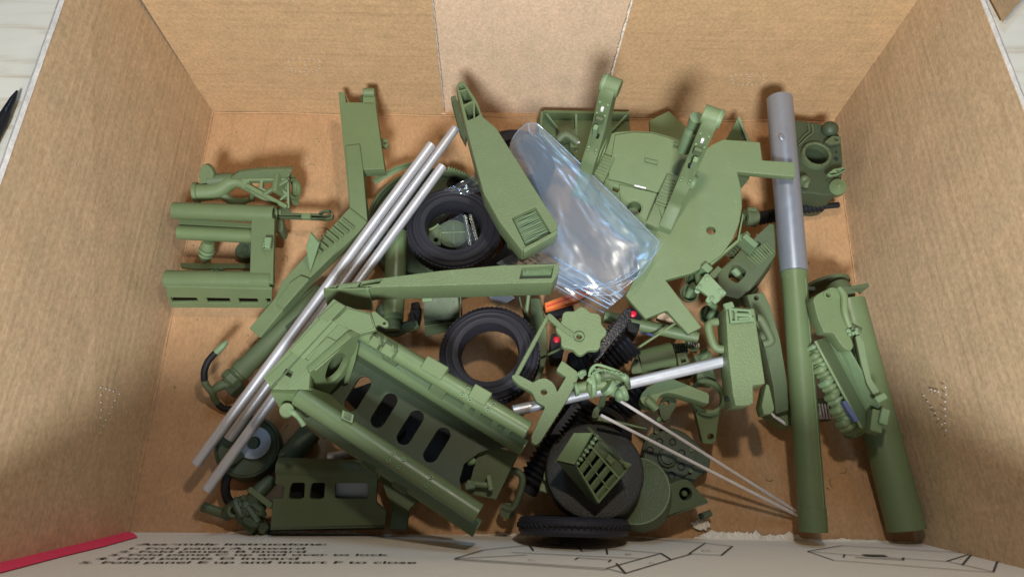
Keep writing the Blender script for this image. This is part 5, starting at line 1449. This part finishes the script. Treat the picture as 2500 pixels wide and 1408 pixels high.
for (x0, y0, x1, y1, r) in ((1446, 916, 1450, 962, .0017), (1436, 925, 1452, 942, .0016), (1452, 905, 1462, 930, .0016), (1518, 945, 1528, 972, .0020), (1520, 916, 1530, 928, .0020)):
    t.add('stalk', sweep([P(x0, y0, z + .004), P((x0 + x1) / 2 + 2, (y0 + y1) / 2, z + .004), P(x1, y1, z)], r, 8), 'green_pale')
t.add('frayed_tip', join(*[sweep([P(1428, 905, z + .004), P(1424 + random.uniform(-8, 6), 912 + random.uniform(-8, 10), z + .005), P(1420 + random.uniform(-10, 8), 916 + random.uniform(-8, 10), z + .004)], .0009, 6) for _ in range(7)]), 'green_pale', kind='stuff')
t.add('knuckle', blob(P(1514, 962, z + .001), .0034), 'green_pale')
t.done()
for q0, z0, q1, z1, lab in (((1467, 1013), .066, (1948, 1258), .006, 'thin silver rod whose free end stops below the tiny sight'), ((1508, 974), .068, (1942, 1246), .007, 'thin silver rod starting directly at the tiny sight')):
    t = Thing('thin_rod', lab, 'rod', 'thin silver rods')
    t.add('rod', rod(P(q0[0], q0[1], z0), P(q1[0], q1[1], z1), .0010, seg=12, bev=.0001), 'steel')
    t.done()
t = Thing('strap_hook', 'thin green strap hook hanging below the sight', 'hook')
t.add('strap', plate([(1470, 958), (1482, 962), (1476, 990), (1463, 1004), (1462, 1018), (1452, 1022), (1444, 1018), (1448, 1000), (1462, 984)], .056, .004, r=.001), 'olive')
t.add('toe', plate([(1444, 1010), (1460, 1012), (1500, 1024), (1580, 1044), (1580, 1048), (1498, 1032), (1446, 1024)], .053, .0035, r=.0006), 'green')
t.done()

# black springs and racks
def rack(name, lab, q, z, t_, teeth, cat='rack'):
    t = Thing(name, lab, cat)
    t.add('bar', plate(q, z, t_, r=.001), 'black_gloss')
    for (x, y) in teeth: t.add('tooth', blob(P(x, y, z - t_ * .4), .0014, 1.2, 1, 1, 8), 'black')
    return t
rack('toothed_strip', 'black toothed strip running under the zip bag corner', [(1528, 752), (1541, 754), (1542, 766), (1528, 800), (1500, 830), (1470, 870), (1448, 890), (1436, 880), (1462, 842), (1495, 795)], .052, .006,
    [(1536 - i * 8, 784 + i * 11) for i in range(9)] + [(1498 - i * 8, 788 + i * 10) for i in range(8)]).done()
def coil(name, lab, p0, p1, r, n, wr, mat='black_gloss'):
    t = Thing(name, lab, 'spring')
    p0, p1 = Vector(p0), Vector(p1); x, y, d = basis(p1 - p0); L = (p1 - p0).length
    pts = [p0 + d * (L * i / (n * 10)) + (x * math.cos(2 * math.pi * i / 10) + y * math.sin(2 * math.pi * i / 10)) * r for i in range(n * 10 + 1)]
    t.add('coil', sweep(pts, wr, 6, 2), mat)
    t.add('core', rod(p0, p1, r * .72, seg=16), 'black')
    return t
coil('black_screw', 'glossy black coarse screw under the toothed strip', P(1542, 838, .040), P(1474, 888, .034), .0075, 7, .0017).done()
bellows('black_bellows', 'thick black bellows running down from the hooked lever tip', P(1420, 985, .040), P(1300, 1180, .026), .0105, .0082, 16, rod_r=.006, tail=.006, seg=32).done()
coil('black_screw', 'glossy black screw crossing beneath the silver tube and sight', P(1570, 948, .030), P(1476, 1030, .026), .0082, 9, .0016).done()
t = Thing('zigzag_rack', 'small black zigzag rack showing beside the hooked lever', 'rack')
zz = []
for i in range(8): zz += [(1412 - i * 7, 986 + i * 9), (1420 - i * 7, 996 + i * 9)]
t.add('rack', plate(zz + [(1344, 1060), (1356, 1040), (1400, 980)], .060, .005, bev=.0001), 'black')
t.done()
t = Thing('black_ribbed_pad', 'dull black ribbed pad between tyre and toothed strip', 'pad')
t.add('pad', plate([(1385, 862), (1440, 846), (1470, 880), (1440, 905), (1400, 900)], .024, .016, r=.002), 'black')
for i in range(5): t.add('rib', bar(P(1396 + i * 12, 866 - i * 3, .0248), P(1408 + i * 12, 900 - i * 3, .0248), .0016, .002), 'black')
t.done()
# orange clip and buttons
t = Thing('orange_clip', 'bright orange plastic clip on the box floor under the zip bag edge', 'clip')
t.add('body', plate([(1329, 739), (1404, 712), (1440, 702), (1437, 720), (1408, 735), (1333, 756)], .022, .006, r=.0008), 'orange')
ob = t.parts[-1]
t.add('groove', bar(P(1334, 748, .0222), P(1402, 723, .0222), .0010, .0012), 'red', parent=ob)
t.add('tail', box(P(1436, 706, .0215), (.009, .0035, .005), (1, .4, 0)), 'orange')
t.add('shoe', plate([(1326, 744), (1390, 728), (1404, 760), (1340, 774)], .014, .008, r=.001), 'black')
t.done()
for q, z, lab in (((1545, 765), .034, 'black switch with a red button beside the turntable arm'), ((1359, 828), .030, 'black switch with a red button beside the lower tyre')):
    t = Thing('push_switch', lab, 'switch', 'black switches with red buttons')
    x, y = q
    t.add('body', plate([(x - 14, y - 14), (x + 12, y - 16), (x + 22, y + 8), (x + 14, y + 46), (x - 12, y + 44), (x - 16, y + 10)], z, .020, r=.002), 'black')
    t.add('button', lathe(P(x, y + 2, z), P(x, y + 2, z) + Vector((0, 0, 1)), [(0, .0022), (.0014, .0022), (.0020, .0014), (.0022, 0)], 18), 'red')
    t.done()
t = Thing('wood_stick', 'bare brown wooden stick under the turntable arm', 'stick')
t.add('stick', bar(P(1608, 766, .026), P(1660, 792, .026), .006, .006), 'kraft_z')
t.done()
t = Thing('olive_plank', 'flat olive plank lying behind the lower tyre', 'plank')
t.add('plank', plate([(1296, 728), (1318, 728), (1334, 800), (1338, 862), (1322, 920), (1300, 940), (1290, 860)], .012, .005, r=.001), 'green_lines')
t.done()
t = Thing('thin_post', 'thin pale green post hanging below the level spade beam', 'post')
t.add('post', bar(P(1291, 716, .050), P(1284, 774, .036), .0022, .003), 'green_pale')
t.add('ball', blob(P(1286, 780, .032), .003), 'dark_green')
t.add('guide_wire', sweep([P(1268, 724, .046), P(1274, 750, .040), P(1282, 775, .034)], .0006, 6), 'olive')
t.done()
for q0, z0, q1, z1, lab in (((1655, 784), .046, (1521, 872), .030, 'thin straight green sprue rod from turntable arm to black screw'), ((1380, 844), .036, (1318, 874), .030, 'short thin green sprue rod between knob and lower tyre')):
    t = Thing('sprue_rod', lab, 'rod', 'thin green sprue rods')
    t.add('rod', bar(P(q0[0], q0[1], z0), P(q1[0], q1[1], z1), .0016, .0016), 'green')
    t.done()
t = Thing('hollow_rail', 'long green round edged rail running under the turntable arm', 'rail')
a, b = P(1474, 772, .030), P(1704, 824, .030)
t.add('rail', pipe(a, b, .0042, .0008), 'green')
t.add('rack_insert', bar(P(1566, 802, .022), P(1600, 812, .022), .005, .003), 'blue_tab')
t.add('end_foot', prism([P(1672, 838, .026), P(1706, 846, .026), P(1700, 858, .020)], .004), 'green')
for i in range(5): t.add('end_tooth', box(P(1681 + i * 6, 838 + i * 1.4, .026), (.0009, .003, .003)), 'white_plastic')
t.done()
# half pipe with track
t = Thing('half_pipe_shroud', 'green half pipe shroud with a cut window under the silver tube', 'shroud')
a, b = P(1560, 884, .022), P(1642, 866, .024)
d = (b - a).normalized(); x, y, _ = basis(d, (0, 0, 1))
bm = bmesh.new(); R = []
for i in range(13):
    an = math.pi * (i / 12) - math.pi / 2
    for rr in (.0085, .0074):
        v = x * math.cos(an) * rr + y * math.sin(an) * rr
        R.append((bm.verts.new(a + v), bm.verts.new(b + v)))
for i in range(12):
    o0, i0, o1, i1 = R[2 * i], R[2 * i + 1], R[2 * i + 2], R[2 * i + 3]
    bm.faces.new((o0[0], o0[1], o1[1], o1[0])); bm.faces.new((i0[0], i1[0], i1[1], i0[1]))
    bm.faces.new((o0[0], o1[0], i1[0], i0[0])); bm.faces.new((o0[1], i0[1], i1[1], o1[1]))
t.add('shell', from_bm(bm), 'green')
t.add('tail', plate([(1572, 850), (1580, 880), (1576, 905), (1544, 915), (1541, 900), (1548, 876)], .026, .010, r=.002), 'green')
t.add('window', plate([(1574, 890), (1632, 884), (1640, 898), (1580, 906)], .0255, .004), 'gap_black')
t.done()
t = Thing('track_band', 'dark band of track links wrapped beside the half pipe shroud', 'track')
for i in range(8): t.add('track_link', bar(P(1641 + i * 5, 838 - i * .2, .026), P(1644 + i * 5, 858, .027), .0009, .003), 'dark_green')
t.add('band', plate([(1640, 838), (1674, 836), (1682, 856), (1646, 862)], .0245, .010, r=.001), 'black')
t.add('buckle', plate([(1651, 862), (1674, 858), (1684, 884), (1658, 892)], .030, .005, holes=[[(1662, 876), (1674, 874), (1676, 882), (1664, 885)]]), 'olive')
for i in range(8): t.add('track_link', bar(P(1658 + i * 4.6, 902, .024), P(1661 + i * 4.6, 918, .022), .0008, .002), 'dark_green')
t.add('band', plate([(1650, 898), (1694, 890), (1696, 914), (1656, 922)], .022, .008, r=.001), 'black')
t.done()
t = Thing('torn_clip', 'little torn green clip behind the loop handle box', 'clip')
t.add('clip', prism([P(1713, 858, .034), P(1728, 852, .034), P(1722, 872, .028), P(1708, 876, .028)], .003), 'green_pale')
t.add('foot', box(P(1714, 878, .024), (.012, .007, .010), (1, .3, 0)), 'olive')
t.done()
# elbow arm
t = Thing('elbow_arm', 'bent green elbow arm with a hollow pin below the silver tube', 'arm')
t.add('arm', plate([(1562, 975), (1566, 960), (1580, 945), (1618, 924), (1640, 923), (1732, 960), (1731, 986), (1655, 962), (1632, 957), (1614, 962), (1606, 976), (1600, 990), (1574, 992)], .044, .010, r=.0018), 'green_lines')
t.add('pin', lathe(P(1580, 976, .046), P(1604, 1000, .046), [(0, 0), (0, .0026), ((P(1604, 1000, .046) - P(1580, 976, .046)).length, .0026), ((P(1604, 1000, .046) - P(1580, 976, .046)).length, .0013), (.004, .0012), (.004, 0)], 22), 'green')
t.add('eye_plate', plate([(1622, 962), (1640, 960), (1652, 972), (1652, 990), (1638, 1012), (1634, 1024), (1620, 1028), (1612, 1015), (1608, 990)], .032, .004, holes=[('c', 1628, 982, .0016)], r=.002), 'olive')
t.add('toe', box(P(1612, 1020, .028), (.007, .003, .004), (1, .9, 0)), 'green_pale')
t.done()
t = Thing('ring_spanner', 'green ring clamp with toothed collar and tapered foot beside the elbow arm', 'clamp')
c = P(1728, 967, .030)
t.add('ring', lathe(c - Vector((0, 0, .005)), c, [(0, .0090), (.005, .0090), (.0055, .0094), (.0055, .0112), (.005, .0116), (0, .0116)], 40, closed=True), 'green')
rg = t.parts[-1]
for i in range(14):
    an = rad(-125 + i * 5.4)
    t.add('collar_tooth', box(c + Vector((math.cos(an) * .0120, math.sin(an) * .0120, -.002)), (.0008, .0022, .005), Vector((-math.sin(an), math.cos(an), 0))), 'green_pale', parent=rg)
t.add('foot', plate([(1697, 1000), (1706, 1006), (1740, 1010), (1758, 1002), (1754, 1030), (1747, 1078), (1738, 1084), (1716, 1082), (1706, 1040)], plane3(P(1697, 1004, .028), P(1757, 1004, .028), P(1730, 1082, .020)), .008, holes=[('c', 1735, 1066, .0022)], r=.001), 'green')
t.add('head', plate([(1702, 904), (1740, 896), (1750, 925), (1742, 938), (1702, 932)], .026, .010, r=.001), 'olive')
t.done()

# louvred box
t = Thing('louvre_box', 'green louvred grille box with open slats lying on the black disc', 'grille')
A, B, C, D = P(1404, 1134, .082), P(1455, 1062, .088), P(1535, 1140, .076), P(1460, 1226, .068)
pl = plane3(A, B, C)
def bi(u, v, d=0.0): return (A * (1 - u) + B * u) * (1 - v) + (D * (1 - u) + C * u) * v + pl[1] * d
def bquad(u0, u1, v0, v1, d, t_): return prism([bi(u0, v0, d), bi(u1, v0, d), bi(u1, v1, d), bi(u0, v1, d)], t_)
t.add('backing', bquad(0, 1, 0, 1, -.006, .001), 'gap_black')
for (u0, u1, v0, v1) in ((0, .045, 0, 1), (.955, 1, 0, 1), (.345, .375, 0, 1), (.665, .71, 0, 1), (0, 1, .96, 1), (0, 1, 0, .04)):
    t.add('frame_bar', bquad(u0, u1, v0, v1, 0, .0022), 'green')
for (u0, u1) in ((.045, .345), (.375, .665)):
    for k in range(4):
        v0 = .05 + k * .232
        t.add('slat', prism([bi(u0, v0 + .085, .0006), bi(u1, v0 + .085, .0006), bi(u1, v0 + .225, -.0012), bi(u0, v0 + .225, -.0012)], .0012), 'green')
t.add('side_panel', bquad(.71, .955, .12, .96, -.0008, .0012), 'olive')
t.add('access_panel', bquad(.76, .9, .46, .64, .0006, .0015), 'green')
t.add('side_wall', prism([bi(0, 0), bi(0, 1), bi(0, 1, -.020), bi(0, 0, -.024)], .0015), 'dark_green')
t.add('side_wall', prism([bi(0, 1), bi(1, 1), bi(1, 1, -.016), bi(0, 1, -.020)], .0015), 'green')
t.add('side_wall', prism([bi(1, 0), bi(1, 1), bi(1, 1, -.010), bi(1, 0, -.016)], .0015), 'green')
E1, E2 = P(1360, 1123, .078), P(1403, 1057, .084)
t.add('lid', prism([A + Vector((0, 0, .001)), B + Vector((-.002, .001, .001)), E2, E1], .002), 'green')
ld = t.parts[-1]
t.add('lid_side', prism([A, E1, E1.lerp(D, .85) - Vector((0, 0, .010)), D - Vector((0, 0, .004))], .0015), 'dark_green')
for u in (.25, .7): t.add('rivet', blob(E1.lerp(E2, u) + Vector((.003, .0, .0015)), .0005, seg=8), 'green_pale', parent=ld)
for i in range(7):
    u = .05 + i * .14
    t.add('hinge_knuckle', rod(bi(u, .0, .002), bi(u + .08, .0, .002), .0011 + .0004 * (i % 2), seg=10), 'green_pale')
for k in range(3): t.add('hose_line', sweep([bi(.98, .05 + .02 * k, .002 + .001 * k), bi(1.02, .35, .003), bi(.99, .72, .001)], .0006, 6), 'dark_green')
t.add('corner_tab', prism([bi(1.0, .78, .002), bi(1.08, .95, .003), bi(.96, .93, .002)], .0015), 'green')
t.done()

# discs at the front
t = Thing('black_wheel_disc', 'large matt black flat wheel disc under the louvred box', 'disc')
nrm = Vector((-.03, .10, 1)).normalized(); c = P(1452, 1146, .052)
t.add('dome', lathe(c - nrm * .011, c, [(0, 0), (0, .0285), (.001, .0292), (.008, .0292), (.0098, .0284), (.0104, .0268), (.0104, 0)], 64), 'disc_black')
t.add('hub', lathe(c - nrm * .001, c, [(0, .011), (.0008, .011), (.0012, .009), (.0012, 0)], 28), 'disc_black')
t.done()
t = Thing('olive_drum', 'thick olive disc with grainy face leaning beside the black wheel disc', 'disc')
nrm = Vector((-.30, .18, 1)).normalized(); c = P(1552, 1196, .036)
t.add('drum', lathe(c - nrm * .018, c, [(0, 0), (0, .0205), (.0175, .0205), (.018, .0200), (.018, 0)], 56), 'olive_grain')
t.add('face_rim', lathe(c, c + nrm, [(-.0004, .0206), (.0002, .0206), (.0002, .0198), (-.0004, .0198)], 56, closed=True), 'green')
t.done()
t = Thing('bolted_hub_plate', 'dark grey green bolted hub plate under the thin silver rods', 'plate')
z = .016
pts = [(1566, 1108), (1572, 1080), (1588, 1058), (1612, 1045), (1640, 1042), (1672, 1054), (1700, 1080), (1736, 1112), (1730, 1152), (1706, 1160), (1690, 1182), (1640, 1190), (1600, 1170)]
t.add('plate', plate(pts, z, .006, r=.003), 'dark_green')
t.add('round_face', plate([(1636 + 64 * math.cos(a), 1110 + 62 * math.sin(a)) for a in [2 * math.pi * i / 36 for i in range(36)]], z + .002, .003), 'dark_green')
rf = t.parts[-1]
for x, y in ((1610, 1077), (1642, 1078), (1587, 1098), (1664, 1105), (1663, 1138), (1640, 1159)):
    p = P(x, y, z + .002)
    t.add('socket', lathe(p, p + Vector((0, 0, 1)), [(-.001, .0024), (.0006, .0024), (.0006, .0018), (-.0002, .0016), (-.0002, 0)], 18), 'black', parent=rf)
for x, y in ((1602, 1054), (1627, 1052), (1687, 1098), (1685, 1149)):
    p = P(x, y, z + .002)
    t.add('stud', lathe(p, p + Vector((0, 0, 1)), [(-.001, .0013), (.0012, .0012), (.0012, .0006), (.0004, .0006), (.0004, 0)], 14), 'green', parent=rf)
p = P(1628, 1118, z + .002)
t.add('boss', lathe(p, p + Vector((0, 0, 1)), [(-.001, .0062), (.0012, .0062), (.0018, .0054), (.0018, .0044), (.0034, .0042), (.0036, .003), (.0036, 0)], 28), 'dark_green', parent=rf)
t.done()
t = Thing('wedge_box', 'olive wedge shaped box with a round hole by the front panel', 'box')
pl = plane3(P(1634, 1183, .034), P(1728, 1224, .030), P(1610, 1262, .030))
t.add('body', plate([(1625, 1186), (1660, 1172), (1680, 1170), (1728, 1222), (1718, 1230), (1612, 1264), (1600, 1240)], pl, .026, holes=[('c', 1674, 1205, .0040)], r=.0012), 'olive')
b0 = t.parts[-1]
p = PP(1674, 1205, pl) - pl[1] * .007
t.add('hole_floor', lathe(p, p + pl[1], [(0, .005), (.0005, .005), (.0005, 0)], 20), 'gap_black', parent=b0)
t.add('hole_pin', lathe(p, p + pl[1], [(0, .0018), (.005, .0018), (.0056, .0012), (.0056, 0)], 18), 'olive', parent=b0)
t.add('flange', plate([(1716, 1228), (1730, 1222), (1728, 1228), (1614, 1268)], (pl[0] + Vector((0, 0, .0005)), pl[1]), .003), 'olive')
t.add('foot_tab', box(P(1722, 1256, .008), (.008, .004, .004), (1, .35, 0)), 'dark_green')
t.done()
t = Thing('peg_fitting', 'small pale green square peg fitting beside the black bellows', 'peg')
t.add('stem', rod(P(1357, 1124, .050), P(1342, 1156, .044), .0012, seg=10), 'olive')
t.add('block', box(P(1338, 1164, .044), (.0055, .0055, .006), (1, -.2, 0)), 'green')
t.add('flange', lathe(P(1346, 1170, .040), P(1350, 1168, .041), [(0, 0), (0, .0042), (.0012, .0042), (.0012, 0)], 18), 'olive')
t.add('foot', box(P(1331, 1190, .040), (.0062, .006, .005), (1, -.3, 0)), 'green')
t.done()
t = Thing('black_rim_dish', 'glossy black rounded rim showing behind the louvred box', 'rim')
c = P(1462, 1062, .040)
t.add('rim', lathe(c, c + Vector((0.05, .35, 1)), [(-.006, .012), (-.003, .018), (.003, .020), (.006, .018), (.007, .013), (.004, .010)], 40, closed=True), 'black_gloss')
t.done()

# swarf and crumbs on the carton floor
rr = random.Random(21); ms = []
for i in range(150):
    px_, py_ = rr.uniform(420, 2080), rr.uniform(300, 1270)
    c = P(px_, py_, .0005)
    if rr.random() < .7:
        ms.append(box(c, (rr.uniform(.0004, .0014), rr.uniform(.0003, .0008), .0005), (rr.uniform(-1, 1), rr.uniform(-1, 1), 0), bev=0))
    else:
        an = rr.uniform(0, 6.28); d = Vector((math.cos(an), math.sin(an), 0)) * rr.uniform(.0015, .004)
        ms.append(sweep([c, c + d + Vector((d.y, -d.x, 0)) * .5, c + d * 2], .00016, 4, 3))
o_ = bpy.data.objects.new('plastic_crumbs', join(*ms)); COL.objects.link(o_)
o_.data.materials.append(MATS['green_pale'])
o_['kind'] = 'stuff'; o_['label'] = 'tiny green plastic crumbs scattered over the box floor'; o_['category'] = 'crumbs'
